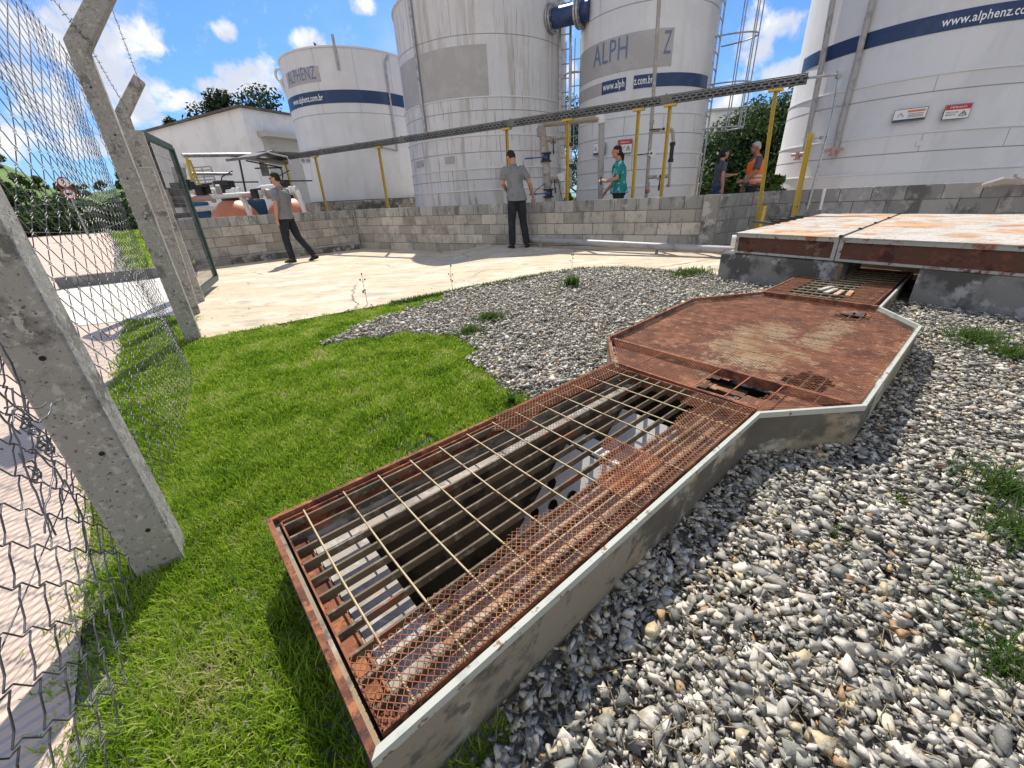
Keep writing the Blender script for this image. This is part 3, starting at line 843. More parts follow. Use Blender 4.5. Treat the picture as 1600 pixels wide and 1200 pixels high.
mb = MB(); p0 = W(1.03, .14, -.10); p1 = W(1.10, .14, .02)
plate_with_holes(mb, W(1.062, .142, .015), E2 * .0825, E1 * .03, 4, 3, set(), rect={(2, 2), (1, 2), (2, 1)})
plate_with_holes(mb, W(1.17, .141, -.20), E2 * .066, (W(1.43, .141, .03) - W(1.17, .141, -.20)) / 5, 5, 5, set(), rect={(2, 1), (3, 1)})
b_ = mb.build('stepped_plate', M['white_plastic'], baffle); b_.modifiers.new('thick', 'SOLIDIFY').thickness = .008
pp = thing('drain_pipe', 'short white pipe end with a black ring poking out low inside the channel', 'pipe', tuple(W(.52, .42, -.05)))
mb = MB(); a = W(.55, .475, -.16); d = (-E2 * .9 - E1 * .25 + Vector((0, 0, .1))).normalized()
tube(mb, [a, a + d * .11], .052, 20); mb.build('pipe', M['pvc_white'], pp, auto=40)
mb = MB(); tube(mb, [a + d * .05, a + d * .07], .056, 20); mb.build('ring', M['black'], pp, auto=40)

# steel grates --------------------------------------------------------------
def sbar(mb, s0, t0, s1, t1, z, w, h):
    bar(mb, W(s0, t0, z), W(s1, t1, z), w, h)
g1 = thing('steel_grate', 'long rusty steel bar grate over the open front section of the channel', 'grate', tuple(W(.75, .34, .12)))
mb = MB()
for k in range(11):
    t = .045 + .057 * k
    sbar(mb, .026, t, 1.50, t, .1785 - .001 * (k % 3), .006, .021)
mb.build('bars', M['grate_bar'], g1)
mb = MB()
for s in [.084, .194, .302, .412, .522, .637, .753, .865, .977, 1.088, 1.205, 1.32, 1.448]:
    tube(mb, [W(s, .024, .1915), W(s + random.uniform(-.004, .004), .33, .191), W(s, .656, .1915)], .0026, 7)
mb.build('rods', M['rod'], g1, auto=60)
mb = MB()
sbar(mb, .0255, .024, .0255, .656, .160, .004, .058); sbar(mb, 1.505, .024, 1.505, .656, .160, .005, .06)
sbar(mb, .024, .0255, 1.50, .0255, .160, .004, .058); sbar(mb, .024, .6545, 1.47, .6545, .160, .004, .058)
sbar(mb, .046, .03, .046, .65, .136, .04, .004)
mb.build('grate_frame', M['rust'], g1)

g2 = thing('octagonal_grate', 'octagonal rusted steel grate deck over the channel chamber, pale patches and torn corners', 'grate', tuple(W(2.5, .33, .12)))
INN = offset_poly([(1.53, 0), (1.483, .68), (1.80, .925), (3.12, .925), (3.47, .69), (3.5, -.03), (2.99, -.33), (1.83, -.25)], .03)
def inside_oct(s, t): return bool(in_poly(INN, np.array([s]), np.array([t]))[0])
def span_t(s):
    tt = [t for t in np.arange(-.4, 1.0, .004) if inside_oct(s, t)]
    return (min(tt), max(tt)) if tt else None
def span_s(t):
    tt = [s for s in np.arange(1.4, 3.6, .004) if inside_oct(s, t)]
    return (min(tt), max(tt)) if tt else None
mb = MB()
for k in range(20):
    t = -.22 + .057 * k
    sp = span_s(t)
    if sp: sbar(mb, max(1.84, sp[0]), t, sp[1], t, .142, .005, .03)
mb.build('bars', M['grate_bar'], g2)
mb = MB()
for s in np.arange(1.87, 3.45, .11):
    sp = span_t(s)
    if sp: tube(mb, [W(s, sp[0], .1605), W(s, sp[1], .1605)], .0022, 6)
for t in (.10, .40, .53, .66, .79):
    sp = [q for q in np.arange(1.53, 1.83, .005) if inside_oct(q, t)]; tube(mb, [W(min(sp), t, .190), W(1.83, t, .190)], .003, 6)
mb.build('rods', M['rust_torn'], g2)
mb = MB()
sp = span_t(1.835); sbar(mb, 1.835, sp[0], 1.80, sp[1], .172, .02, .045)
sbar(mb, 1.545, .03, 1.515, .66, .172, .012, .045)
sbar(mb, 1.70, .35, 1.67, .80, .145, .035, .006)
mb.build('cross_frame', M['rust'], g2)
# deck sheet with two rotted-out holes
def hole(s, t):
    a = ((s - 1.95) / .15) ** 2 + ((t - .70) / .085) ** 2 + .25 * math.sin(s * 40 + t * 23)
    b = ((s - 3.26) / .12) ** 2 + ((t - .60) / .09) ** 2 + .3 * math.sin(s * 37 - t * 51)
    return a < 1 or b < 1
def cell_sheet(mb, s0, s1, t0, t1, step, z, test, jit=.0):
    for s in np.arange(s0, s1, step):
        for t in np.arange(t0, t1, step):
            c = (s + step / 2, t + step / 2)
            if not test(*c): continue
            mb.add([W(s, t, z), W(s + step, t, z), W(s + step, t + step, z), W(s, t + step, z)], [(0, 3, 2, 1)])
mb = MB(); cell_sheet(mb, 1.845, 3.5, -.34, .93, .018, .1605, lambda s, t: inside_oct(s, t) and not hole(s, t))
dk = mb.build('deck_sheet', M['rust_deck'], g2)
mb = MB(); cell_sheet(mb, 1.50, 1.83, -.3, .95, .018, .1585, lambda s, t: inside_oct(s, t) and not (.42 + .05 * math.sin(s * 50) < t < .62 + .06 * math.sin(s * 33 + 1) and s > 1.60))
mb.build('front_sheet', M['rust_deck'], g2)

g3 = thing('small_grate', 'short rusty grate of square bars disappearing under the raised cover', 'grate', tuple(W(4.2, .33, .12)))
mb = MB()
for k in range(11):
    t = .03 + .057 * k; sbar(mb, 3.52, t, 4.95, t, .170, .007, .03)
mb.build('bars', M['grate_bar'], g3)
mb = MB()
for s in np.arange(3.60, 4.9, .105): tube(mb, [W(s, -.0, .188), W(s, .64, .188)], .0045, 6)
mb.build('rods', M['rod'], g3)
mb = MB(); sbar(mb, 3.53, -.02, 3.49, .68, .172, .02, .05); sbar(mb, 3.52, -.004, 4.95, -.004, .172, .006, .045); sbar(mb, 3.52, .644, 4.95, .644, .172, .006, .045)
cell_sheet(mb, 3.52, 4.4, .52, .645, .0125, .158, lambda s, t: True)
cell_sheet(mb, 3.52, 4.4, -.01, .10, .01, .1581, lambda s, t: True)
mb.build('grate_frame', M['rust'], g3)
mb = MB()
for s, t, a in ((3.70, .33, .3), (3.66, .40, .1), (3.78, .27, .5), (3.68, .47, -.1)):
    bar(mb, W(s, t, .199), W(s + .16, t + a * .1, .205), .03, .012)
tag(mb.build('wood_scraps', M['cover_white']), 'pale broken scraps lying on the short grate before the raised cover', 'scraps', kind='stuff')

# expanded metal lying on the grates -----------------------------------------
def expanded(name, label, test, s0, s1, t0, t1, z, mat, pl=.024, ps=.0105, zf=None, r=.00095, group=None):
    A = []; B = []
    rows = int((s1 - s0) / ps); cols = int((t1 - t0) / (pl / 2))
    for i in range(rows):
        s = s0 + i * ps
        sgn0 = 1 if i % 2 == 0 else -1
        for j in range(cols):
            sg = sgn0 if j % 2 == 0 else -sgn0
            a = (s + sg * ps * .42, t0 + j * pl / 2); b = (s - sg * ps * .42, t0 + (j + 1) * pl / 2)
            mid = ((a[0] + b[0]) / 2, (a[1] + b[1]) / 2)
            if not test(*mid): continue
            z1 = zf(*a) if zf else z + sg * .0006; z2 = zf(*b) if zf else z - sg * .0006
            A.append(tuple(W(a[0], a[1], z1))); B.append(tuple(W(b[0], b[1], z2)))
    o = seg_mesh(name, A, B, r, mat, None, 4, flat=(r * 1.3, r))
    return tag(o, label, 'metal mesh', group)
G = 'rusty expanded metal sheets on the grates'
edge = lambda s: .505 + .012 * math.sin(s * 9) + .01 * math.sin(s * 23)
expanded('metal_mesh', 'long narrow rusty mesh strip along the right side of the front grate', lambda s, t: t > edge(s) or (s > 1.36 and t > .44), .03, 1.5, .43, .665, .1975, M['rust_mesh'], pl=.0165, ps=.0078, r=.0008, group=G)
expanded('metal_mesh', 'short rusty mesh strip along the far left side of the front grate', lambda s, t: t < .095 + .05 * smooth01((.95 - s) / .15) and s > .745 + .03 * math.sin(t * 60), .70, 1.52, .0, .16, .1975, M['rust_mesh'], pl=.0165, ps=.0078, r=.0008, group=G)
expanded('metal_mesh', 'large rusty mesh sheet covering the octagonal deck', lambda s, t: inside_oct(s, t) and not (((s - 3.26) / .10) ** 2 + ((t - .60) / .07) ** 2 < 1), 1.84, 3.48, -.34, .93, .1825, M['rust_mesh'], pl=.026, ps=.0118, r=.0008, group=G, zf=lambda s, t: .174 + .0018 * math.sin(t * 31 + s * 7) + RNG.uniform(-.0012, .0012))
expanded('metal_mesh', 'ragged rusty mesh pieces in front of the octagonal deck', lambda s, t: inside_oct(s, t) and (t < .40 or t > .60 + .3 * (s - 1.5)), 1.50, 1.815, -.26, .93, .1945, M['rust_mesh'], pl=.019, ps=.009, r=.0009, group=G)
expanded('metal_mesh', 'rusty mesh strip on the right of the short grate', lambda s, t: True, 3.5, 4.4, .46, .65, .1945, M['rust_mesh'], pl=.024, ps=.011, r=.0011, group=G)
expanded('metal_mesh', 'rusty mesh strip on the left of the short grate', lambda s, t: True, 3.5, 4.6, .0, .12, .1945, M['rust_mesh'], pl=.024, ps=.011, r=.0011, group=G)
def flap_z(s, t):
    return .1995 + .062 * max(0, (.575 - t) / .11) ** 1.3 * max(0, 1 - ((s - .86 - .15 * (.56 - t)) / .11) ** 2)
expanded('metal_mesh', 'torn corner of bright rusty mesh curling up from the middle of the front grate', lambda s, t: abs(s - .86) < .115 * (1 - max(0, (.535 - t) / .085) ** 1.6), .74, 1.0, .44, .60, .2, M['rust_torn'], pl=.013, ps=.006, zf=flap_z, r=.0009, group=G)

# ------------------------------------------------------------------ raised basin with rusty steel cover
base = thing('concrete_basin', 'low stained concrete basin walls carrying the rusty steel cover', 'basin', tuple(U(1.5, 1.0)))
def ubox(mb, u0, u1, d0, d1, z0, z1, bev=.0):
    c = U((u0 + u1) / 2, (d0 + d1) / 2, (z0 + z1) / 2); X = DD - FD * DD.dot(FD); X.normalize()
    vs = []
    for z in (z0, z1):
        for (a, b) in ((u0, d0), (u1, d0), (u1, d1), (u0, d1)): vs.append(U(a, b, z))
    mb.add(vs, [(3, 2, 1, 0), (4, 5, 6, 7), (0, 1, 5, 4), (1, 2, 6, 5), (2, 3, 7, 6), (3, 0, 4, 7)])
mb = MB(); ubox(mb, -.16, .94, .0, .9, -.1, .335); o = mb.build('basin_wall', M['base_conc'], base)
bv = o.modifiers.new('bev', 'BEVEL'); bv.width = .03; bv.segments = 3
mb = MB(); ubox(mb, 1.42, 4.6, .005, 3.1, -.1, .338); mb.build('basin_wall', M['base_conc'], base)
cover = thing('steel_cover', 'long low steel tank cover with rust stained white top and rusty side panels', 'cover', tuple(U(1.5, 1.0, .34)))
CT = .53
mb = MB()
# front frames
def front_frame(u0, u1):
    ubox(mb, u0, u1, 0, .03, CT - .036, CT - .004); ubox(mb, u0, u1, 0, .03, .343, .362)
    ubox(mb, u0, u0 + .03, .0005, .03, .362, CT - .036); ubox(mb, u1 - .03, u1, .0005, .03, .362, CT - .036)
front_frame(-.02, .86); front_frame(.868, 4.6)
ubox(mb, -.02, .0, .03, 3.2, .343, CT - .004)
mb.build('cover_frame', M['cover_frame'], cover)
mb = MB(); ubox(mb, .0, .85, .014, .02, .35, CT - .02); ubox(mb, .88, 4.58, .014, .02, .35, CT - .02); mb.build('side_panel', M['cover_panel'], cover)
for (u0, u1, d0, d1) in [(-.03, .858, -.006, .9), (-.03, .858, .912, 1.75), (-.03, .858, 1.762, 2.6), (-.03, .858, 2.612, 3.2), (.872, 2.30, -.006, 1.6), (.872, 2.30, 1.612, 3.2), (2.312, 4.6, -.006, 3.2)]:
    mb = MB(); ubox(mb, u0, u1, d0, d1, CT - .004, CT + .002 + .001 * random.random()); mb.build('top_panel', M['cover_white'], cover)
mb = MB()
for (u, d) in [(.865, .02), (.865, .75), (.865, 1.5), (.865, 2.3), (.865, 3.1)]: box(mb, U(u, d, CT + .01), (.03, .012, .008), (DD, FD, Vector((0, 0, 1))))
bar(mb, U(.865, .0, CT + .006), U(.865, 3.2, CT + .006), .014, .008)
mb.build('hinge_bar', M['black'], cover)
# loose black steel bars on the cover's left edge
mb = MB()
bar(mb, U(-.02, 1.0, .545), U(-.55, 1.9, .50), .05, .022); bar(mb, U(-.03, 1.6, .55), U(-.35, 1.95, .53), .04, .03)
for d in (1.2, 1.5, 1.8, 2.1): box(mb, U(-.05, d, .55), (.04, .03, .02))
tag(mb.build('steel_bars', M['black']), 'dark flat steel bars lying across the left edge of the steel cover', 'steel bars')

def litter():
    n = 130; x = RNG.uniform(-4.5, 1.8, n); y = RNG.uniform(3.6, 9.5, n)
    fx = [p[0] for p in FRONT]; fy = [p[1] for p in FRONT]
    m = (y > np.interp(x, fx, fy) + .15) & (y < WY - WK * x - .2); x, y = x[m], y[m]
    k = 70; ex = RNG.uniform(-2.6, 2.2, k); ey = np.interp(ex, fx, fy) + np.abs(RNG.normal(0, .10, k))
    x = np.concatenate([x, ex]); y = np.concatenate([y, ey]); n = len(x)
    o = stones('loose_grit', x, y, gzv(x, y) + .018, RNG.uniform(.008, .030, n), .3)
    tag(o, 'loose stones and grit scattered over the courtyard paving', 'grit', kind='stuff')
litter()

# ------------------------------------------------------------------ concrete block walls
def block_wall(name, label, a, b, ztop, th=.14, zb=-.25, bl=.40, ch=.205, grey=False, first=0.0, cap=None):
    """running bond of separate blocks in front of a recessed mortar core; a -> b seen left to right"""
    root = thing(name, label, 'block wall', ((a.x + b.x) / 2, (a.y + b.y) / 2, 0))
    d = (b - a); L = d.length; d.normalize(); nrm = Vector((d.y, -d.x, 0))      # towards the viewer
    mb = MB(); c = (a + b) / 2 - nrm * (th / 2 + .002)
    box(mb, c + Vector((0, 0, (ztop - .012 + zb) / 2)), (L / 2 - .004, th / 2 - .008, (ztop - .012 - zb) / 2), (d, nrm, Vector((0, 0, 1))))
    mb.build('mortar_core', M['mortar'], root)
    up = Vector((0, 0, 1)); rows = int(math.ceil((ztop - zb) / ch))
    lo, hi = MB(), MB()
    for r in range(rows):
        z1 = ztop - r * ch; z0 = max(zb, z1 - ch + .011)
        x = -bl * (.5 if r % 2 else 0) - first
        while x < L:
            x0 = max(0, x + .005); x1 = min(L, x + bl - .005)
            if x1 - x0 > .03:
                j = random.uniform(-.0025, .0025)
                cc = a + d * ((x0 + x1) / 2) - nrm * (th / 2 + .002 + j)
                h = ((x1 - x0) / 2, th / 2, (z1 - z0) / 2)
                bevel_box(hi if r == 0 else lo, cc + up * ((z0 + z1) / 2), h, .004, (d, nrm, up))
            x += bl
    lo.build('blocks', M['block_grey'] if grey else M['block'], root)
    hi.build('top_course', M['block_grey'] if grey else M['block_top'], root)
    return root, d, nrm
WT = .845
rootF, dF, nF = block_wall('block_wall', 'long grey concrete block wall behind the courtyard, in front of the middle tanks', WA, WB, WT)
rootL, dL, nL = block_wall('block_wall', 'concrete block wall on the left behind the man walking past, below the orange vessels', WL, WA, WT)
rootS, dS, nS = block_wall('block_wall', 'short block wall turning back at the corner left of the yellow posts', WB, WC, WT, grey=True)
rootR, dR, nR = block_wall('block_wall', 'dark grey block wall behind the steel cover, below the rightmost tank', WC, WD, WT + .01, grey=True)
mb = MB(); bevel_box(mb, WB + Vector((.02, -.02, .36)), (.11, .10, .49), .01, (dF, nF, Vector((0, 0, 1)))); mb.build('corner_pier', M['base_conc'], rootF)
mb = MB(); a = WL + nL * .07; b = WA + nL * .07; bar(mb, Vector((a.x, a.y, -.15)), Vector((b.x, b.y, -.15)) - dL * .1, .14, .28); mb.build('footing', M['base_conc'], rootL)
mb = MB(); p = WA + nL * .02 + nF * .03; tube(mb, [Vector((p.x, p.y, -.2)), Vector((p.x, p.y, WT - .03))], .018, 8); mb.build('corner_pipe', M['pvc_pale'], rootF)

# ------------------------------------------------------------------ tanks
def cylhit(px, py, c, r):
    d = sight(px, py); ox, oy = -c[0], -c[1]
    a = d.x ** 2 + d.y ** 2; b = 2 * (ox * d.x + oy * d.y); k = ox * ox + oy * oy - r * r
    disc = max(0.0, b * b - 4 * a * k)
    t = (-b - math.sqrt(disc)) / (2 * a)
    x, y, z = d.x * t, d.y * t, d.z * t + CAMZ
    th = math.atan2(y - c[1], x - c[0]); face = math.atan2(-c[1], -c[0])
    while th - face > math.pi: th -= 2 * math.pi
    while th - face < -math.pi: th += 2 * math.pi
    return th, z

def arc_patch(mb, c, r, th0, th1, z0, z1, proud=.006, n=None, holes=None):
    n = n or max(2, int(abs(th1 - th0) / R(1.5)) + 1)
    vs = []; fs = []
    for k in range(n + 1):
        a = th0 + (th1 - th0) * k / n
        for (rr, z) in ((r + proud, z0), (r + proud, z1), (r - .01, z1), (r - .01, z0)):
            vs.append((c[0] + rr * math.cos(a), c[1] + rr * math.sin(a), z))
    for k in range(n):
        a = k * 4; b = a + 4
        fs += [(a, b, b + 1, a + 1), (a + 1, b + 1, b + 2, a + 2), (a + 3, a, b, b + 3)[::-1]]
    fs += [(0, 1, 2, 3), (n * 4 + 3, n * 4 + 2, n * 4 + 1, n * 4)]
    mb.add(vs, fs)

def text_geo(s, size, bold=0.0, shear=0.0):
    cu = bpy.data.curves.new('t', 'FONT'); cu.body = s; cu.size = size; cu.extrude = 0; cu.offset = bold; cu.shear = shear
    cu.resolution_u = 2; cu.space_character = 1.05
    ob = bpy.data.objects.new('t', cu); C.objects.link(ob)
    dg = bpy.context.evaluated_depsgraph_get(); me = bpy.data.meshes.new_from_object(ob.evaluated_get(dg))
    bm = bmesh.new(); bm.from_mesh(me)
    bmesh.ops.triangulate(bm, faces=list(bm.faces)); bm.verts.index_update()
    v = [x.co.copy() for x in bm.verts]; f = [tuple(i.index for i in p.verts) for p in bm.faces]
    bm.free(); bpy.data.objects.remove(ob); bpy.data.curves.remove(cu); bpy.data.meshes.remove(me)
    xs = [p.x for p in v]
    return v, f, min(xs), max(xs)

def text_on_tank(name, s, c, r, th, z, width, height, mat, parent, proud=.014, bold=0.0, shear=0.0, slope=0.0):
    """baseline starts at angle th and height z; stretched to width (along the wall) and cap height"""
    v, f, x0, x1 = text_geo(s, 1.0, bold, shear)
    kx = width / (x1 - x0); ky = height / .72
    mb = MB(); vs = []
    for p in v:
        a = th + (p.x - x0) * kx / r; zz = z + p.y * ky + slope * (p.x - x0) * kx
        vs.append((c[0] + (r + proud) * math.cos(a), c[1] + (r + proud) * math.sin(a), zz))
    mb.add(vs, f); return mb.build(name, mat, parent)

def tank(label, c, r, zb, zt, ledges, seams, mat, roof=True, group='large white storage tanks'):
    root = thing('storage_tank', label, 'tank', (c[0], c[1], zb), group)
    prof = []; zs = sorted(ledges); rad = r + .012 * len(zs)
    prof = [(rad, zb)]
    for z in zs:
        prof += [(rad, z - .03), (rad - .002, z - .004)]; rad -= .012; prof += [(rad, z + .03)]
    prof += [(r, zt)]
    mb = MB(); lathe(mb, prof, (c[0], c[1], 0), 128); mb.build('shell', mat, root, auto=50)
    rad = r + .012 * len(zs); mb = MB()
    for z in zs:
        lathe(mb, [(rad - .011, z - .002), (rad + .016, z + .004), (rad + .016, z + .026), (rad - .013, z + .034)], (c[0], c[1], 0), 128); rad -= .012
    mb.build('ledge_bands', M['ledge_white'], root, auto=60)
    mb = MB()
    for z in seams:
        k = sum(1 for q in zs if q > z); rr = r + .012 * k
        lathe(mb, [(rr - .004, z - .009), (rr + .0035, z - .007), (rr + .0035, z + .007), (rr - .004, z + .009)], (c[0], c[1], 0), 128)
        for q in range(6):
            a = -2.9 + q * .55 + (z * 7.3) % .5
            zn = min([x for x in list(zs) + list(seams) if x > z] + [zt])
            arc_patch(mb, c, rr, a, a + .008 / r, z, zn - .01, .002, 1)
    mb.build('seam_lines', M['seam'], root)
    mb = MB(); lathe(mb, [(r, zt), (r + .03, zt + .01), (r + .03, zt + .05), (r - .03, zt + .05), (.02, zt + .35)], (c[0], c[1], 0), 96); mb.build('tank_roof', M['tank'], root, auto=40)
    return root

def polar(az, D): return (D * math.sin(R(az)), D * math.cos(R(az)))
T1 = polar(-16.5, 18.2); R1 = 2.16
T2 = polar(-1.55, 14.0); R2 = 2.30
T3 = polar(16.65, 13.0); R3 = 1.60
T4 = polar(41.0, 14.0); R4 = 2.30
def zc(px, py, c, r): return cylhit(px, py, c, r)[1]
def tc(px, py, c, r): return cylhit(px, py, c, r)[0]

# tank 1 (far left) on a concrete plinth
z1t = zc(560, 76, T1, R1)
t1 = tank('squat pale tank with a blue band and faded sticker, far left beside the white building', T1, R1, 1.12, z1t, [zc(560, 227, T1, R1)], [zc(560, 176, T1, R1)], M['tank'])
mb = MB(); arc_patch(mb, T1, R1, -3.0, -.35, zc(540, 152, T1, R1) - .14, zc(540, 152, T1, R1) + .20, .010)
b_ = mb.build('blue_band', M['navy'], t1)
mb = MB(); arc_patch(mb, T1, R1, tc(447, 118, T1, R1), tc(500, 118, T1, R1), zc(485, 128, T1, R1) - .02, zc(485, 104, T1, R1), .008); mb.build('sticker', M['sticker'], t1)
th0 = tc(450, 120, T1, R1); wd = (tc(488, 120, T1, R1) - th0) * R1
text_on_tank('lettering', 'ALPHENZ', T1, R1, th0, zc(475, 126, T1, R1), wd * 1.12, .34, M['letter_blue'], t1)
th0 = tc(457, 150, T1, R1); wd = (tc(491, 143, T1, R1) - th0) * R1
text_on_tank('web_lettering', 'www.alphenz.com.br', T1, R1, th0, zc(540, 152, T1, R1) - .05, wd * 1.25, .17, M['letter_white'], t1, .024, .012)
mb = MB(); a = tc(611, 300, T1, R1)
def onT(c, r, th, z): return Vector((c[0] + r * math.cos(th), c[1] + r * math.sin(th), z))
a1 = tc(600, 98, T1, R1); a2 = tc(621, 235, T1, R1)
tube(mb, rounded([onT(T1, R1 + .05, a1 + .08, z1t - .05), onT(T1, R1 + .05, a1, zc(600, 98, T1, R1)), onT(T1, R1 + .05, a1, zc(621, 235, T1, R1))], .1), .03, 8)
tube(mb, [onT(T1, R1 + .05, a1 - .012 * k, zc(600, 235, T1, R1) + .004 * k) for k in range(0, 60, 6)], .02, 8)
mb.build('conduit', M['steel'], t1)
mb = MB(); p = onT(T1, R1 + .02, tc(524, 80, T1, R1), z1t); tube(mb, [p + Vector((0, 0, -.55)), p + Vector((0, 0, .30))], .045, 8); mb.build('vent_pipe', M['pvc_pale'], t1)
mb = MB(); th = tc(436, 110, T1, R1) ; p = onT(T1, R1 + .06, th, z1t - .3)
lug = [p + Vector((-.12 * math.cos(q) - .02, 0, .16 * math.sin(q))) for q in np.linspace(0, 2 * math.pi, 17)]
tube(mb, lug, .04, 8); tube(mb, [p + Vector((-.02, 0, -.15)), p + Vector((.12, 0, -.75))], .06, 8); mb.build('lifting_lug', M['tank'], t1)
plinth = thing('tank_plinth', 'round weathered concrete plinth under the far left tank', 'plinth', (T1[0], T1[1], .1))
mb = MB(); lathe(mb, [(R1 + .30, .1), (R1 + .30, 1.06), (R1 + .26, 1.10), (.1, 1.115)], (T1[0], T1[1], 0), 96); mb.build('plinth_wall', M['base_conc'], plinth, auto=40)

# tank 2 (streaked)
z2t = zc(640, 8, T2, R2)
z2t = P(612, 28, 13.8).z
t2 = tank('tall tank streaked with brown stains, its sticker faded blank', T2, R2, .1, z2t,
          [zc(760, p, T2, R2) for p in (298, 264, 212, 152)], [zc(760, p, T2, R2) for p in (280, 237, 172, 52)], M['tank_stained'])
mb = MB(); zz = zc(700, 75, T2, R2); arc_patch(mb, T2, R2, tc(626, 110, T2, R2), tc(762, 110, T2, R2), zc(760, 147, T2, R2) - .03, zc(757, 73, T2, R2) + .05, .008); mb.build('sticker', M['sticker'], t2)
mb = MB(); a = tc(660, 150, T2, R2)
tube(mb, [onT(T2, R2 + .06, tc(648, 50, T2, R2), z2t), onT(T2, R2 + .06, tc(660, 150, T2, R2), zc(660, 150, T2, R2)), onT(T2, R2 + .06, tc(667, 205, T2, R2), zc(667, 205, T2, R2))], .035, 8); mb.build('downpipe', M['steel'], t2)
mb = MB()
for (xa, xb, y0, y1) in ((653, 664, 262, 250), (697, 711, 256, 244)):
    arc_patch(mb, T2, R2 + .036, tc(xa, y0, T2, R2), tc(xb, y0, T2, R2), zc(xa, y0, T2, R2), zc(xb, y1, T2, R2), .006)
mb.build('faded_notice', M['sticker'], t2)
# tank 3
t3 = tank('slimmer tank with a torn grey sticker and broken blue band between two ladders', T3, R3, .1, 5.6,
          [zc(1000, p, T3, R3) for p in (292, 242, 180)], [zc(1000, p, T3, R3) for p in (265, 210, 3)], M['tank'])
mb = MB(); arc_patch(mb, T3, R3, tc(907, 85, T3, R3), tc(1050, 85, T3, R3), zc(1045, 103, T3, R3), zc(1050, 43, T3, R3), .008); mb.build('sticker', M['sticker'], t3)
zb_ = zc(1030, 135, T3, R3); zt_ = zc(1030, 114, T3, R3)
mb = MB(); arc_patch(mb, T3, R3, tc(941, 130, T3, R3), tc(978, 130, T3, R3), zb_, zt_, .009); arc_patch(mb, T3, R3, tc(990, 130, T3, R3), tc(1105, 125, T3, R3), zb_, zt_, .009); mb.build('blue_band', M['navy'], t3)
mb = MB(); arc_patch(mb, T3, R3, tc(906, 140, T3, R3), tc(941, 140, T3, R3), zb_, zt_, .007); mb.build('band_ghost', M['sticker'], t3)
th0 = tc(928, 95, T3, R3); wd = (tc(980, 88, T3, R3) - th0) * R3
text_on_tank('lettering', 'ALPH', T3, R3, th0, zc(955, 97, T3, R3), wd, .42, M['letter_blue'], t3, .016)
th0 = tc(1036, 80, T3, R3); text_on_tank('lettering', 'Z', T3, R3, th0, zc(1040, 84, T3, R3), .16, .42, M['letter_blue'], t3, .016)
th0 = tc(943, 133, T3, R3); wd = (tc(976, 128, T3, R3) - th0) * R3
zz = zb_ + .07
text_on_tank('web_lettering', 'www.alph', T3, R3, th0, zz, wd, .15, M['letter_white'], t3, .018, .01)
th0 = tc(991, 128, T3, R3); wd = (tc(1020, 124, T3, R3) - th0) * R3
text_on_tank('web_lettering', 'z.com.br', T3, R3, th0, zz, wd, .15, M['letter_white'], t3, .018, .01)

# tank 4 (right)
t4 = tank('wide tank at the right with a blue web address band and two warning signs', T4, R4, .1, 5.6,
          [zc(1435, p, T4, R4) for p in (269, 209, 122)], [zc(1435, p, T4, R4) for p in (237, 146)], M['tank'])
zb_ = zc(1435, 57, T4, R4); zt_ = zc(1435, 30, T4, R4)
mb = MB(); arc_patch(mb, T4, R4, tc(1256, 98, T4, R4), tc(1256, 98, T4, R4) + 2.9, zb_, zt_, .009); mb.build('blue_band', M['navy'], t4)
th0 = tc(1471, 38, T4, R4); wd = (tc(1600, 20, T4, R4) - th0) * R4
text_on_tank('web_lettering', 'www.alphenz.com.br', T4, R4, th0, zb_ + .26 * (zt_ - zb_), max(wd, .9) * 1.30, .50 * (zt_ - zb_), M['letter_white'], t4, .02, .012)
for (pts, off) in (([(1308, 0), (1290, 100), (1262, 240)], .07), ([(1367, 0), (1345, 90), (1316, 200), (1309, 235)], .07)):
    mb = MB(); q = []
    for (x, y) in pts:
        th, z = cylhit(x, y, T4, R4); q.append(onT(T4, R4 + .09, th, z))
    tube(mb, q, .055, 10)
    tube(mb, [q[-1] + Vector((0, 0, .05)), q[-1] + Vector((0, 0, -.06))], .07, 10)
    mb.build('downpipe', M['pvc_pale'], t4, auto=40)
for (x, y) in ((1256, 243), (1308, 237)):
    mb = MB(); th, z = cylhit(x, y, T4, R4); p = onT(T4, R4 + .15, th, z)
    tx = Vector((-math.sin(th), math.cos(th), 0))
    disc_cyl(mb, p, (0, 0, 1), .05, .16, 12); disc_cyl(mb, p + Vector((0, 0, .03)), tx, .035, .36, 10); disc_cyl(mb, p + Vector((0, 0, -.07)), (0, 0, 1), .075, .02, 14)
    mb.build('drain_valve', M['red_valve'], t4)
mb = MB(); th, z = cylhit(1437, 223, T4, R4 + .02); arc_patch(mb, T4, R4 + .024, th - .02, th + .02, z - .05, z + .03, .02, 2); mb.build('drain_plug', M['ledge_white'], t4)

# signs ---------------------------------------------------------------------
def flat_text(s, o, ex, ez, size_w, size_h, mat, parent, name='lettering', proud=None):
    v, f, x0, x1 = text_geo(s, 1.0, .01)
    k = size_w / (x1 - x0); mb = MB()
    mb.add([o + ex * ((p.x - x0) * k) + ez * (p.y / .72 * size_h) for p in v], f); return mb.build(name, mat, parent)

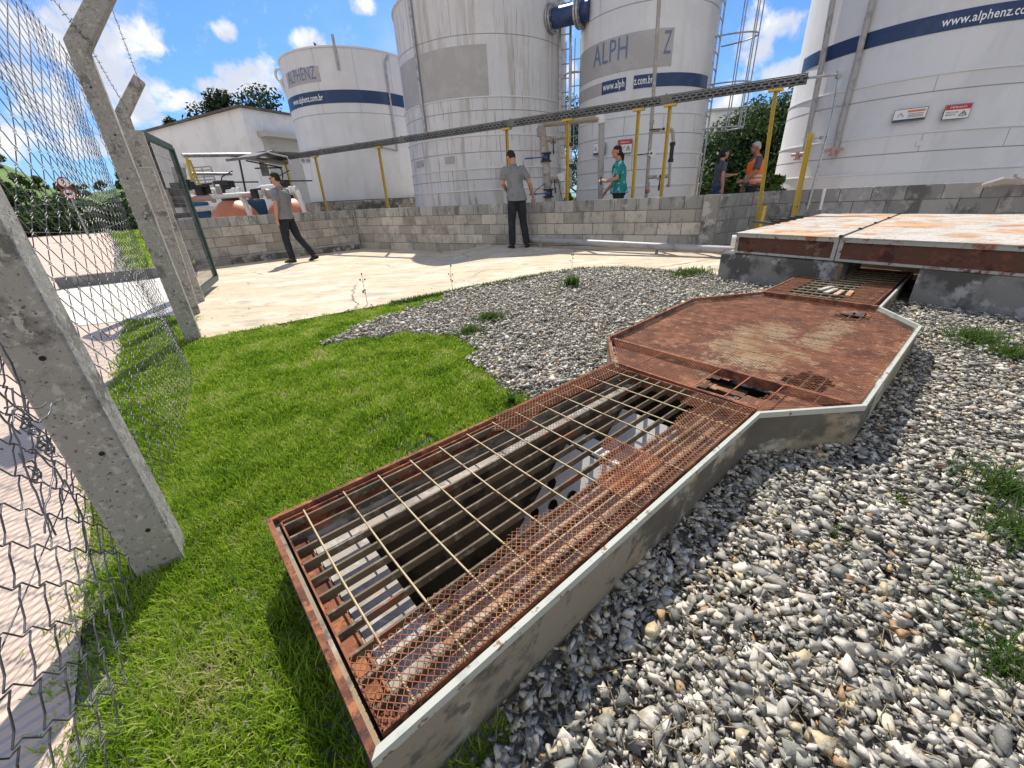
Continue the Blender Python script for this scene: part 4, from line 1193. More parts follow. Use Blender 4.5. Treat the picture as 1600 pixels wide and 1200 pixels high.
def sign(label, c, r, px, py, w, h, danger):
    th, z = cylhit(px, py, c, r)
    n = Vector((math.cos(th), math.sin(th), 0)); ex = Vector((-math.sin(th), math.cos(th), 0)); ez = Vector((0, 0, 1))
    o = onT(c, r + .05, th, z); root = thing('sign', label, 'sign', tuple(o))
    ax = (ex, n, ez)
    mb = MB(); box(mb, o, (w / 2 + .008, .005, h / 2 + .008), ax); mb.build('backing', M['sign_black'], root)
    mb = MB(); box(mb, o + n * .005, (w / 2, .004, h / 2), ax); mb.build('panel', M['sign_white'], root)
    q = lambda u, v: o + n * .0135 + ex * (u * w) + ez * (v * h)
    if danger:
        mb = MB(); box(mb, o + n * .0085 + ez * (h * .32), (w / 2 - .004, .003, h * .17), ax); mb.build('header', M['red'], root)
        flat_text('PERIGO', q(-.32, .26), ex, ez, w * .64, h * .13, M['sign_white'], root)
        flat_text('RISCO DE', q(-.42, -.08), ex, ez, w * .46, h * .10, M['sign_black'], root)
        flat_text('MORTE', q(-.42, -.26), ex, ez, w * .38, h * .10, M['sign_black'], root)
        mb = MB(); a, b, cc = q(.10, -.30), q(.40, -.30), q(.25, .02)
        for s_, e_ in ((a, b), (b, cc), (cc, a)): bar(mb, s_, e_, .018, .004)
        bar(mb, q(.25, -.22), q(.25, -.10), .016, .004)
        mb.build('warning_triangle', M['sign_black'], root)
    else:
        mb = MB(); box(mb, o + n * .0085 - ez * (h * .41), (w / 2 - .003, .003, h * .08), ax); mb.build('footer', M['navy'], root)
        mb = MB(); box(mb, o + n * .0085 + ez * (h * .30) + ex * (w * .18), (w * .27, .003, h * .08), ax); mb.build('header', M['sign_orange'], root)
        mb = MB(); bar(mb, q(-.38, -.12), q(-.28, .22), .018, .004); bar(mb, q(-.28, .22), q(-.18, -.12), .018, .004); mb.build('emblem', M['letter_blue'], root)
        mb = MB()
        for v_ in (.08, -.06, -.18): bar(mb, q(-.05, v_), q(.42, v_), .006, .004)
        mb.build('text_lines', M['sign_black'], root)
    return root
sign('red and white danger sign on the wide right tank', T4, R4 + .03, 1493, 175, .35, .21, True)
sign('white notice with an orange header and blue footer on the wide right tank', T4, R4 + .03, 1421, 180, .45, .19, False)
sign('small red topped danger sign on the slimmer tank right of the woman in teal', T3, R3 + .03, 977, 229, .33, .27, True)
sign('small white notice half hidden behind the tall grey pipe', T3, R3 + .03, 938, 233, .34, .24, False)
def small_sign(label, px, py, D, w, h, red):
    o = P(px, py, D); root = thing('sign', label, 'sign', tuple(o)); n = Vector((-o.x, -o.y, 0)).normalized(); ex = Vector((-n.y, n.x, 0))
    mb = MB(); box(mb, o, (w / 2, .006, h / 2), (ex, n, Vector((0, 0, 1)))); mb.build('panel', M['sign_white'], root)
    mb = MB(); box(mb, o + n * .007 + Vector((0, 0, h * .33)), (w / 2, .004, h * .15), (ex, n, Vector((0, 0, 1)))); mb.build('header', M['red'] if red else M['navy'], root)
    mb = MB()
    for k in range(3): box(mb, o + n * .008 + Vector((0, 0, h * (.02 - .14 * k))), (w * .32, .003, h * .03), (ex, n, Vector((0, 0, 1))))
    mb.build('text_lines', M['sign_black'], root)

# pipe between tanks 2 and 3 ----------------------------------------------------
lp = thing('link_pipe', 'short dark blue flanged pipe joining the streaked tank to the slimmer tank', 'pipe', tuple(P(885, 25, 12.3)))
pa = P(858, 31, 12.6); pb = P(912, 18, 12.2); ax = (pb - pa).normalized()
mb = MB(); tube(mb, [pa - ax * .1, pb + ax * .15], .20, 24); mb.build('pipe', M['navy'], lp, auto=40)
for (q, r_) in ((pa + ax * .06, .30), (pa + ax * .12, .29), (pb - ax * .12, .31), (pb - ax * .05, .32)):
    mb = MB(); disc_cyl(mb, q, ax, r_, .045, 24)
    for k in range(10):
        u, v, _ = frame_of(ax); a = 2 * math.pi * k / 10
        disc_cyl(mb, q + (u * math.cos(a) + v * math.sin(a)) * (r_ - .05), ax, .022, .09, 6)
    mb.build('flange', M['steel'], lp, auto=40)

# ladders --------------------------------------------------------------------
def ladder(label, base, side, out, top, w, cage=True, cw=.35):
    root = thing('ladder', label, 'ladder', tuple(base)); up = Vector((0, 0, 1))
    for k in (-1, 1):
        mb = MB(); q = base + side * (k * w / 2); bar(mb, q, q + up * (top - base.z), .06, .03, up=out); mb.build('rail', M['steel'], root)
    mb = MB(); z = base.z + .3
    while z < top: tube(mb, [base + side * (-w / 2) + up * (z - base.z), base + side * (w / 2) + up * (z - base.z)], .014, 6); z += .30
    mb.build('rungs', M['steel'], root)
    if cage:
        mb = MB(); zs = np.arange(2.2, top, .85)
        def hoop(z, n=14): return [base + side * (math.cos(a) * -cw) + out * (math.sin(a) * cw * 1.9) + up * (z - base.z) for a in np.linspace(0, math.pi, n)]
        for z in zs: tube(mb, hoop(z), .016, 6)
        mb.build('hoops', M['steel'], root)
        mb = MB()
        for k in (3, 5, 7, 9, 11): tube(mb, [hoop(zs[0])[k], hoop(top)[k]], .013, 5)
        mb.build('cage_bars', M['steel'], root)
    return root
d3 = Vector((T3[0], T3[1], 0)).normalized(); r3 = Vector((d3.y, -d3.x, 0))
q = P(1098, 200, 12.3); ladder('caged steel ladder on the right side of the slimmer tank', Vector((q.x, q.y, .1)) + r3 * .08, (d3 * .9 + r3 * .3).normalized(), (r3 * .95 - d3 * .3).normalized(), 5.6, .42, True, .42)
q = P(882, 200, 12.9); ladder('steel ladder in the gap between the streaked and the slimmer tank', Vector((q.x, q.y, .1)), r3, -d3, 5.4, .26, False)
q = P(900, 120, 13.8); mb = MB(); 
o = ladder('thin caged ladder far behind the gap between the tanks', Vector((q.x, q.y, .1)), r3, -d3, 4.6, .3, True, .3)

# ------------------------------------------------------------------ cable tray and its posts
AZ0 = 31.5; PT_ = 8.25; TRZ = CAMZ + .1652 * 8.25
TN = Vector((math.sin(R(AZ0)), math.cos(R(AZ0)), 0)); TD = Vector((TN.y, -TN.x, 0))
def on_tray(az, z=0.0):
    D = PT_ / math.cos(R(az - AZ0)); return Vector((D * math.sin(R(az)), D * math.cos(R(az)), z))
tray = thing('cable_tray', 'long perforated grey cable tray running above the wall in front of all the tanks', 'cable tray', tuple(on_tray(10, TRZ)))
a = on_tray(-27.6, TRZ); b = on_tray(32.6, TRZ); L = (b - a).length
def tray_piece(x0, x1):
    mb = MB(); p0 = a + TD * x0; p1 = a + TD * x1; up = Vector((0, 0, 1)); n = -TN
    # bottom flange and lip
    bar(mb, p0 + up * -.062 + TN * .03, p1 + up * -.062 + TN * .03, .10, .004)
    bar(mb, p0 + up * .064 + TN * .012, p1 + up * .064 + TN * .012, .024, .004)
    # web with rows of real slots
    rows = [(-.062, -.050), (-.028, -.012), (.012, .028), (.050, .064)]
    for (z0, z1) in rows:
        c0 = p0 + up * ((z0 + z1) / 2); c1 = p1 + up * ((z0 + z1) / 2); bar(mb, c0, c1, .003, z1 - z0)
    for k, (z0, z1) in enumerate([(-.050, -.028), (-.012, .012), (.028, .050)]):
        x = x0 + (.05 if k % 2 else 0)
        while x < x1:
            q = a + TD * x; bar(mb, q + up * ((z0 + z1) / 2), q + TD * .03 + up * ((z0 + z1) / 2), .003, z1 - z0); x += .10
    # back web, plain
    bar(mb, p0 + TN * .078, p1 + TN * .078, .003, .12)
    mb.build('tray_section', M['tray'], tray)
    mb = MB(); bar(mb, p0 + TN * .045, p1 + TN * .045, .05, .085); mb.build('slot_shade', M['black'], tray)  # black filler bar: the shade inside the tray, seen through the slots, as colour
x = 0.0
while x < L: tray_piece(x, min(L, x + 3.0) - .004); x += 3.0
mb = MB()
x = 3.0
while x < L: bar(mb, a + TD * (x - .09) - TN * .004, a + TD * (x + .09) - TN * .004, .004, .115); bar(mb, a + TD * x - TN * .006, a + TD * x - TN * .006 + Vector((0, 0, .08)), .03, .006); x += 3.0
mb.build('joint_plate', M['tray'], tray)

def yellow_post(az, label, zbase=.1, ztop=None, lean=0.0):
    p = on_tray(az, zbase) + TN * .03
    root = thing('yellow_post', label, 'post', tuple(p), 'yellow posts carrying the cable tray')
    zt = (ztop or TRZ - .068); up = Vector((0, 0, 1))
    h = zt - zbase - .035
    mb = MB(); f = p + TD * lean
    for k in (-1, 1): bar(mb, f + TD * (k * .024), p + TD * (k * .024) + up * h, .006, .045, up=TN)
    bar(mb, f + TN * .02, p + TN * .02 + up * h, .054, .006, up=TN)
    mb.build('shaft', M['yellow'], root)
    mb = MB(); box(mb, p + up * (h + .017), (.10, .05, .016), (TD, TN, up)); mb.build('head', M['yellow'], root)
    mb = MB(); box(mb, f + up * .006, (.09, .07, .006), (TD, TN, up)); mb.build('foot_plate', M['yellow'], root)
yellow_post(-21.93, 'yellow post standing right of the walking man, in front of the concrete plinth')
yellow_post(-14.75, 'yellow post standing just left of the streaked tank')
yellow_post(.77, 'yellow post behind the man leaning on the wall')
yellow_post(8.2, 'yellow post behind the grey pipe manifold with blue handles')
yellow_post(16.35, 'yellow post right of the woman in teal')
yellow_post(19.75, 'yellow post behind the pipe with the black sight tube')
yellow_post(30.0, 'yellow post in front of the man in the orange vest', .0, lean=.12)

# conduit with junction box at the tray's right end, and the short yellow post carrying it
cd = thing('conduit', 'thin grey electric conduit with a small box, rising beside the wide right tank', 'conduit', tuple(P(1262, 330, 8.4)))
mb = MB(); jb = P(1311, 116, 8.6)
tube(mb, [b + TD * .0, jb], .018, 8); tube(mb, rounded([jb, P(1300, 185, 8.55), P(1260, 330, 8.45)], .2), .018, 8); mb.build('pipe', M['steel'], cd, auto=40)
mb = MB(); bevel_box(mb, jb, (.035, .03, .05), .008); mb.build('junction_box', M['steel'], cd)
mb = MB()
for (x, y) in ((1285, 215), (1262, 318)): q = P(x, y, 8.5); bar(mb, q, q + TN * .02 - TD * .25, .014, .014); box(mb, q, (.03, .02, .02))
mb.build('clamp', M['steel'], cd)
p = P(1242, 330, 8.35); q = P(1267, 208, 8.35)
rt = thing('yellow_post', 'shorter yellow post leaning beside the thin conduit before the wide right tank', 'post', (p.x, p.y, 0), 'yellow posts carrying the cable tray')
mb = MB(); pb_ = Vector((p.x - (q.x - p.x) * .8, p.y, 0))
for k in (-1, 1): bar(mb, Vector((pb_.x, pb_.y, 0)) + TD * (k * .035), q + TD * (k * .035), .006, .055, up=TN)
bar(mb, Vector((pb_.x, pb_.y, 0)) + TN * .02, q + TN * .02, .076, .006, up=TN); mb.build('shaft', M['yellow'], rt)
mb = MB(); p = P(1187, 345, 8.0); bar(mb, Vector((p.x, p.y, 0)), P(1190, 322, 8.0) + Vector((.05, 0, .0)), .05, .05)
tag(mb.build('yellow_stub', M['yellow']), 'short yellow stub post right behind the dark flat steel bars', 'post')
mb = MB(); p = P(1289, 295, 8.60); q = P(1281, 328, 8.6); tube(mb, [p, q], .02, 8); tag(mb.build('wall_pipe', M['pvc_white']), 'thin white pipe running down the dark block wall behind the steel cover', 'pipe')

# ------------------------------------------------------------------ pipe manifolds
def px_tube(mb, pts, D, wpx, n=14, bend=.12, m=0):
    w = [P(x, y, D) for x, y in pts]; r = mpp(pts[0][0], pts[0][1], D) * wpx / 2 * .92
    tube(mb, rounded(w, bend), r, n, m); return r
def coupling(mb, p0, p1, r, n=14): tube(mb, [p0, p1], r, n)
def valve(root, px, py, D, r, axis, handle=None, hmat='black', flange=True, body='pvc'):
    c = P(px, py, D); ax = Vector(axis).normalized()
    mb = MB(); disc_cyl(mb, c, ax, r, r * 1.5, 14)
    for k in (-1, 1): disc_cyl(mb, c + ax * (k * r * .85), ax, r * 1.35, r * .35, 14)
    o = mb.build('valve', M[body], root, auto=40)
    if handle:
        h = P(handle[0], handle[1], D - .08); s = c + (Vector((0, 0, 0)) - Vector((c.x, c.y, 0))).normalized() * (r * 1.3)
        mb = MB(); tube(mb, [c, s], r * .45, 8); bar(mb, s, h, r * .42, r * .25); bar(mb, s.lerp(h, .6), h, r * .6, r * .35)
        hd = mb.build('handle', M[hmat], o); 
    return c
Dm = 9.75
mf = thing('pipe_manifold', 'tall grey pipe manifold with two blue handled valves behind the wall', 'pipework', tuple(P(856, 316, Dm)))
mb = MB(); r_ = px_tube(mb, [(857, 322), (853, 250), (846, 196), (850, 192), (938, 183)], Dm, 12, bend=.10)
for (x0, y0, x1, y1) in ((853, 262, 854, 272), (855, 284, 856, 292), (845, 200, 846, 213), (850, 230, 851, 240)): coupling(mb, P(x0, y0, Dm), P(x1, y1, Dm), r_ * 1.18)
mb.build('pipe', M['pvc'], mf, auto=50)
mb = MB(); r2_ = px_tube(mb, [(928, 184), (939, 182), (940, 193)], Dm, 14, bend=.10); mb.build('white_elbow', M['pvc_white'], mf, auto=50)
mb = MB(); px_tube(mb, [(940, 193), (938, 325)], Dm, 10); mb.build('riser', M['pvc_pale'], mf, auto=50)
for (y, hy) in ((246, 248), (302, 304)):
    valve(mf, 853 if y < 280 else 857, y, Dm, .085, (0, 0, 1), (820 if y < 280 else 827, hy), 'blue_handle', body='black')
mb = MB()
px_tube(mb, [(852, 219), (884, 213), (888, 216), (891, 232)], Dm, 7, bend=.05); px_tube(mb, [(855, 281), (888, 276)], Dm, 7); px_tube(mb, [(891, 264), (891, 293)], Dm, 6)
mb.build('branch_pipe', M['pvc'], mf, auto=50)
valve(mf, 864, 219, Dm - .02, .05, (1, .3, 0), (865, 241), 'black'); valve(mf, 866, 281, Dm - .02, .05, (1, .3, 0), (868, 302), 'black')
valve(mf, 876, 277, Dm - .02, .06, (.3, -1, 0), None, body='pvc_white')
mb = MB(); px_tube(mb, [(890, 228), (891, 258)], Dm, 7); mb.build('sight_tube', M['glass_tube'], mf, auto=50)
mb = MB(); 
for y in (226, 259): disc_cyl(mb, P(891, y, Dm), (0, 0, 1), .055, .06, 12)
mb.build('union', M['black'], mf, auto=40)
mb = MB(); disc_cyl(mb, P(891, 252, Dm), (0, 0, 1), .046, .06, 12); mb.build('float', M['red_valve'], mf)
mb = MB(); tube(mb, [P(x, y, Dm - .1) for x, y in ((852, 287), (845, 291), (836, 299), (831, 312), (830, 320))], .008, 6); tube(mb, [P(x, y, Dm - .1) for x, y in ((872, 282), (875, 296), (879, 316))], .008, 6); mb.build('hose', M['black'], mf)

Dn = 9.55
mr = thing('level_gauge_pipe', 'grey riser with black valves and a black sight tube in front of the slimmer tank', 'pipework', tuple(P(1012, 312, Dn)))
mb = MB(); px_tube(mb, [(1032, -60), (1030, 0), (1022, 130), (1018, 195), (1012, 270), (1009, 318)], Dn, 7, bend=.3)
coupling(mb, P(1019, 188, Dn), P(1018, 194, Dn), .045); coupling(mb, P(1012, 285, Dn), P(1011, 298, Dn), .045)
px_tube(mb, [(1018, 204), (1051, 202), (1052, 222)], Dn, 6, bend=.06); px_tube(mb, [(1047, 255), (1045, 292)], Dn, 5); px_tube(mb, [(1013, 277), (1046, 275)], Dn, 6)
mb.build('pipe', M['pvc'], mr, auto=50)
valve(mr, 1037, 202, Dn - .03, .055, (.85, -.5, 0), (1015, 203), 'black', body='pvc_white'); valve(mr, 1017, 240, Dn - .03, .055, (.3, -1, 0), (996, 242), 'black', body='pvc_white'); valve(mr, 1032, 275, Dn - .03, .055, (.85, -.5, 0), (1029, 298), 'black', body='pvc_white')
mb = MB(); px_tube(mb, [(1051, 224), (1048, 252)], Dn, 7)
for (x, y) in ((1051, 225), (1048, 251)): disc_cyl(mb, P(x, y, Dn), (0, 0, 1), .052, .06, 12)
mb.build('sight_tube', M['black'], mr, auto=40)
mb = MB(); disc_cyl(mb, P(1044, 290, Dn), (0, 0, 1), .03, .06, 10); disc_cyl(mb, P(1012, 299, Dn - .04), (.3, -1, 0), .035, .05, 12); mb.build('drain_tap', M['rust_torn'], mr)

# drain pipe along the foot of the wall
wp = thing('wall_foot_pipe', 'long grey drain pipe on brackets along the foot of the block wall', 'pipe', (1.9, 7.3, 0))
mb = MB(); tube(mb, [Vector((.45, 8.86, .15)), Vector((.543, 8.75, .145)), Vector((2.24, 6.97, .135)), Vector((3.4, 5.75, .13))], .055, 14); coupling(mb, Vector((1.25, 8.01, .141)), Vector((1.33, 7.92, .141)), .066); mb.build('pipe', M['pvc_pale'], wp, auto=40)
for (x, y) in ((.72, 8.56), (2.45, 6.75)):
    mb = MB(); bar(mb, Vector((x, y, .0)), Vector((x, y, .16)), .05, .012); bar(mb, Vector((x - .08, y + .08, .012)), Vector((x + .08, y - .08, .012)), .08, .01); bar(mb, Vector((x + .14, y - .02, .01)), Vector((x + .01, y, .14)), .04, .01); mb.build('bracket', M['pvc_pale'], wp)
mb = MB(); p = P(1143, 377, 6.0); tube(mb, [p, p + TD * .55], .075, 16); tag(mb.build('white_pipe', M['pvc_white'], auto=40), 'white pipe end poking out from behind the left end of the steel cover', 'pipe')
mb = MB(); p = P(1580, 289, 8.95); tube(mb, [p + dR * -.28, p + dR * -.1 + Vector((0, 0, .05)), p + dR * .12 + Vector((0, 0, .04)), p + dR * .3], [.03, .055, .05, .03], 10); disc_cyl(mb, p + Vector((0, 0, .09)), (0, 0, 1), .02, .08, 8)
tag(mb.build('pipe_fitting', M['pvc']), 'small grey brown pipe fitting on the wall top at the right picture edge', 'pipe fitting')

# ------------------------------------------------------------------ vessels and pumps behind the left wall
def vessel(label, px, D, rpx_, ytop):
    Rv = rpx_ * mpp(px, 330, D); c = P(px, 330, D); zt = P(px, ytop, D).z; c.z = .1; root = thing('filter_vessel', label, 'filter', tuple(c), 'round terracotta filter vessels')
    mb = MB(); zc_ = zt - Rv; prof = [(Rv * .45, .1), (Rv * .5, .18)]
    a0 = -math.acos(.5) 
    for k in range(20): t = a0 + (math.pi / 2 - a0) * k / 19; prof.append((max(.01, Rv * math.cos(t)), max(.2, zc_ + Rv * math.sin(t))))
    lathe(mb, prof, (c.x, c.y, 0), 48); mb.build('body', M['orange'], root, smooth=True)
    return c, root, zt
vc, v1, vz1 = vessel('terracotta filter vessel with a black valve head, nearer the green gate', 366, 13.4, 40, 311)
def vhead(root, c, zt, flip=1):
    mb = MB(); bevel_box(mb, c + Vector((0, 0, zt + .20 - c.z)), (.15, .14, .23), .025); bevel_box(mb, c + Vector((-.02, -.06, zt + .36 - c.z)), (.19, .12, .06), .02); bevel_box(mb, c + Vector((-.17, -.08, zt + .26 - c.z)), (.05, .08, .09), .02); disc_cyl(mb, c + Vector((0, 0, zt - .04 - c.z)), (0, 0, 1), .20, .12, 18); mb.build('valve_head', M['black'], root); vh = root.children[-1]
    mb = MB(); p = c + Vector((-.02, -.12, zt + .40 - c.z)); tube(mb, [p, p + Vector((.05, 0, .10)), p + Vector((.34, .02, .22))], .013, 6); tube(mb, [p + Vector((.2, .1, -.02)), p + Vector((.75, .3, -.03))], .018, 6); mb.build('handle', M['black'], root)
    mb = MB(); q = c + Vector((.20, -.2, zt + .14 - c.z))
    tube(mb, rounded([q + Vector((-.1, 0, .02)), q + Vector((.26, -.05, .0)), q + Vector((.40, -.12, -.95))], .14), .06, 12)
    for k in (0, .12): disc_cyl(mb, q + Vector((.10 + k, -.02, .01)), (1, -.1, 0), .10, .07, 16)
    mb.build('outlet_pipe', M['pvc_white'], root, auto=45)
vhead(v1, vc, vz1)
vc2, v2, vz2 = vessel('terracotta filter vessel partly hidden behind the walking man', 452, 13.3, 36, 308); vhead(v2, vc2, vz2)
# header pipes
hp = thing('header_pipes', 'pink brown header pipes with flanged black valves above the terracotta vessels', 'pipework', tuple(P(330, 320, 13.2)))
mb = MB(); tube(mb, [P(296, 310, 12.6), P(440, 300, 13.0)], .055, 12); tube(mb, [P(290, 297, 13.2), P(345, 298, 13.2)], .06, 12); tube(mb, [P(306, 327, 12.9), P(335, 324, 12.9)], .06, 12); tube(mb, rounded([P(404, 308, 12.9), P(406, 296, 12.9), P(432, 293, 12.9)], .2), .09, 12); mb.build('pipe', M['pvc_white'], hp, auto=45)
mb = MB(); tube(mb, [P(298, 311, 12.5), P(330, 309, 12.55)], .062, 12); tube(mb, [P(378, 306, 12.7), P(402, 304, 12.7)], .062, 12); mb.build('pink_pipe', M['red_valve'], hp, auto=45)
ax = (P(440, 300, 13.0) - P(296, 310, 12.6)).normalized()
for (x, y) in ((331, 308), (397, 305), (418, 303), (320, 300), (341, 297)):
    mb = MB(); disc_cyl(mb, P(x, y, 12.75), ax, .12, .06, 16); disc_cyl(mb, P(x + 2, y, 12.75), ax, .12, .05, 16); mb.build('flange', M['pvc'], hp, auto=40)
for (x, y, w) in ((313, 298, .12), (322, 295, .10), (398, 303, .10)):
    mb = MB(); bevel_box(mb, P(x, y, 12.6), (w * .7, w * .6, w), .015); bar(mb, P(x - 6, y - 6, 12.5), P(x + 10, y - 8, 12.5), .05, .04); mb.build('valve', M['black'], hp)
# pump stand at the gate end
ps = thing('pump_stand', 'upright grey pipes with black valves seen through the green gate', 'pipework', tuple(P(285, 335, 12.3)))
mb = MB(); tube(mb, [P(294, 335, 12.3), P(285, 280, 12.3), P(281, 258, 12.3)], .09, 12); tube(mb, [P(275, 262, 12.6), P(284, 300, 12.6)], .09, 12); tube(mb, [P(256, 312, 12.2), P(285, 305, 12.2)], .06, 12); tube(mb, [P(258, 296, 12.0), P(272, 335, 12.0)], .05, 8); mb.build('pipe', M['pvc'], ps, auto=45)
mb = MB(); tube(mb, [P(281, 254, 12.3), P(282, 262, 12.3)], .11, 12); mb.build('pipe_cap', M['pvc_white'], ps)
mb = MB()
for (x, y) in ((276, 292), (290, 287), (272, 300), (296, 290), (280, 318)): bevel_box(mb, P(x, y, 12.1), (.09, .07, .08), .01)
bar(mb, P(262, 298, 12), P(300, 296, 12), .04, .04); bar(mb, P(255, 338, 12), P(300, 336, 12), .06, .10); mb.build('valve', M['black'], ps)
def blue_box(label, px0, px1, py0, D, dep):
    a = P(px0, 330, D); b_ = P(px1, 330, D); zt = P((px0 + px1) / 2, py0, D).z; d = (b_ - a); d.z = 0; L = d.length; d.normalize(); n = Vector((d.y, -d.x, 0))
    mb = MB(); c = (a + b_) / 2 - n * dep / 2; c.z = (zt + .1) / 2; bevel_box(mb, c, (L / 2, dep / 2, (zt - .1) / 2), .06, (d, n, Vector((0, 0, 1))))
    root = thing('blue_tank', label, 'tank', (c.x, c.y, .1), 'blue polythene tanks'); mb.build('body', M['blue_tank'], root)
    mb = MB(); disc_cyl(mb, Vector((c.x, c.y, zt + .05)) , (0, 0, 1), .14, .12, 16); mb.build('lid', M['blue_tank'], root)
blue_box('blue plastic tank between the two terracotta vessels', 386, 419, 311, 14.2, 1.2)
blue_box('blue plastic tank left of the terracotta vessels, behind the gate edge', 303, 330, 314, 13.8, 1.0)

# yellow pipe frame and little canopy
fr = thing('pipe_gantry', 'yellow post frame with a pale horizontal pipe before the white building', 'frame', tuple(P(300, 330, 14.5)))
mb = MB(); bar(mb, P(313, 335, 14.2), P(291, 245, 14.2), .055, .055, up=TN); bar(mb, P(330, 335, 14.6), P(296, 250, 14.6), .045, .045, up=TN); mb.build('yellow_leg', M['yellow'], fr)
mb = MB(); tube(mb, [P(285, 243, 14.2), P(425, 241.5, 15.6)], .05, 10); tube(mb, [P(295, 272, 14.6), P(362, 272, 15)], .04, 8); mb.build('rail', M['steel'], fr, auto=40)
cn = thing('canopy', 'small bent sheet canopy on thin legs above the walking man', 'canopy', tuple(P(410, 330, 15)))
mb = MB(); bar(mb, P(376, 248, 14.6), P(405, 239, 15.0), 1.2, .06); bar(mb, P(398, 240, 15), P(450, 242, 15.5), 1.0, .05); mb.build('roof_sheet', M['tray'], cn)
mb = MB(); bar(mb, P(415, 238, 14.4), P(448, 245, 14.6), .18, .02); bar(mb, P(448, 245, 14.6), P(456, 258, 14.6), .06, .02); mb.build('loose_strip', M['pvc_white'], cn)
mb = MB(); tube(mb, [P(374, 250, 14.6), P(384, 300, 14.6)], .025, 6); tube(mb, [P(384, 251, 14.8), P(441, 262, 15)], .02, 6); tube(mb, rounded([P(398, 263, 15), P(440, 262, 15), P(443, 290, 15)], .1), .02, 6); mb.build('leg', M['sign_black'], cn)
mb = MB(); bar(mb, P(384, 246, 14.9), P(446, 256, 15.2), .5, .05); bar(mb, P(411, 256, 14.8), P(416, 275, 14.8), .2, .05); mb.build('torn_sheet', M['tray'], cn)
yellow_post(-25.15, 'yellow post just behind the walking man, carrying the canopy')
gt = thing('wire_rack', 'grey wire mesh panel leaning in front of the white building', 'mesh panel', tuple(P(320, 320, 15.5)))
A_ = []; B_ = []
c0, c1, c2, c3 = P(300, 262, 15.5), P(329, 260, 15.5), P(342, 300, 15.5), P(308, 302, 15.5)
for k in range(9): t = k / 8; A_.append(c0.lerp(c3, t)[:]); B_.append(c1.lerp(c2, t)[:])
for k in range(3): t = k / 2; A_.append(c0.lerp(c1, t)[:]); B_.append(c3.lerp(c2, t)[:])
seg_mesh('wires', A_, B_, .02, M['steel'], gt)
small_sign('small plain topped notice on the far left tank', 473, 249, 15.85, .17, .26, False)
small_sign('small notice with a red top on the far left tank', 481, 249, 15.8, .19, .27, True)

# ------------------------------------------------------------------ white building
bc = P(375, 168, 22); bz = bc.z
eL = P(228, 205, 29.5); eL.z = bz; eR = Vector((bc.x, bc.y, 0)) + Vector((.45, .89, 0)) * 9
house = thing('white_building', 'white rendered building with a low pitched roof edge behind the far left tank', 'building', (bc.x, bc.y, 0))
pts = [(eL.x, eL.y), (bc.x, bc.y), (eR.x, eR.y), (eR.x - 8, eR.y + 5), (eL.x - 1, eL.y + 8)]
mb = MB(); prism(mb, pts, 0, bz); mb.build('wall', M['wall_white'], house)
mb = MB(); op = offset_poly(pts, -.14); prism(mb, op, bz + .003, bz + .075); mb.build('roof', M['roof'], house)
d = Vector((.45, .89, 0)).normalized(); n = Vector((d.y, -d.x, 0))
q = Vector((bc.x, bc.y, 0)) + d * 4.6 + n * .03; ot = P(388, 209, 22).z
mb = MB(); box(mb, q + Vector((0, 0, ot / 2)), (4.0, .03, ot / 2), (d, n, Vector((0, 0, 1)))); mb.build('recess_shade', M['shade_panel'], house)  # flat grey panel: the shaded recess of the opening painted as colour
mb = MB(); box(mb, q + Vector((0, 0, ot + .02)) + n * .25, (4.15, .28, .10), (d, n, Vector((0, 0, 1)))); mb.build('lintel', M['shade_panel'], house)
# pale low buildings behind the right hand trees
mb = MB(); p = P(1150, 180, 42); prism(mb, [(p.x - 5, p.y), (p.x + 6, p.y - 1), (p.x + 7, p.y + 5), (p.x - 4, p.y + 6)], 0, p.z + .3)
hb = thing('far_building', 'pale distant building peeping over the trees between the right tanks', 'building', (p.x, p.y, 0)); mb.build('wall', M['wall_white'], hb)
mb = MB(); prism(mb, [(p.x - 5.2, p.y - .2), (p.x + 6.2, p.y - 1.2), (p.x + 7, p.y + 5), (p.x - 4, p.y + 6)], p.z + .303, p.z + .45); mb.build('roof', M['shade_panel'], hb)

# ------------------------------------------------------------------ trees, hill
def leaf_cloud(clumps, n, size, flat=.6):
    """leaf faces spread through overlapping clumps; returns V, F (quads)"""
    w = np.array([c[1] ** 2 for c in clumps]); w = w / w.sum()
    idx = RNG.choice(len(clumps), n, p=w)
    cen = np.array([c[0] for c in clumps])[idx]; rad = np.array([c[1] for c in clumps])[idx]
    d = RNG.normal(0, 1, (n, 3)); d /= np.linalg.norm(d, axis=1, keepdims=True)
    rr = rad * RNG.uniform(.35, 1.05, n) ** .6
    pos = cen + d * rr[:, None] * np.array([1, 1, .85])
    nrm = d + RNG.normal(0, .7, (n, 3)); nrm[:, 2] += .35; nrm /= np.linalg.norm(nrm, axis=1, keepdims=True)
    a = np.cross(nrm, RNG.normal(0, 1, (n, 3))); a /= np.linalg.norm(a, axis=1, keepdims=True); b = np.cross(nrm, a)
    s = size * RNG.uniform(.6, 1.35, n)[:, None]
    V = np.stack([pos - a * s, pos - b * s * flat * .6, pos + a * s, pos + b * s * flat * .6], 1)
    F = (np.arange(n) * 4)[:, None] + np.array([[0, 1, 2, 3]])
    return V.reshape(-1, 3), F

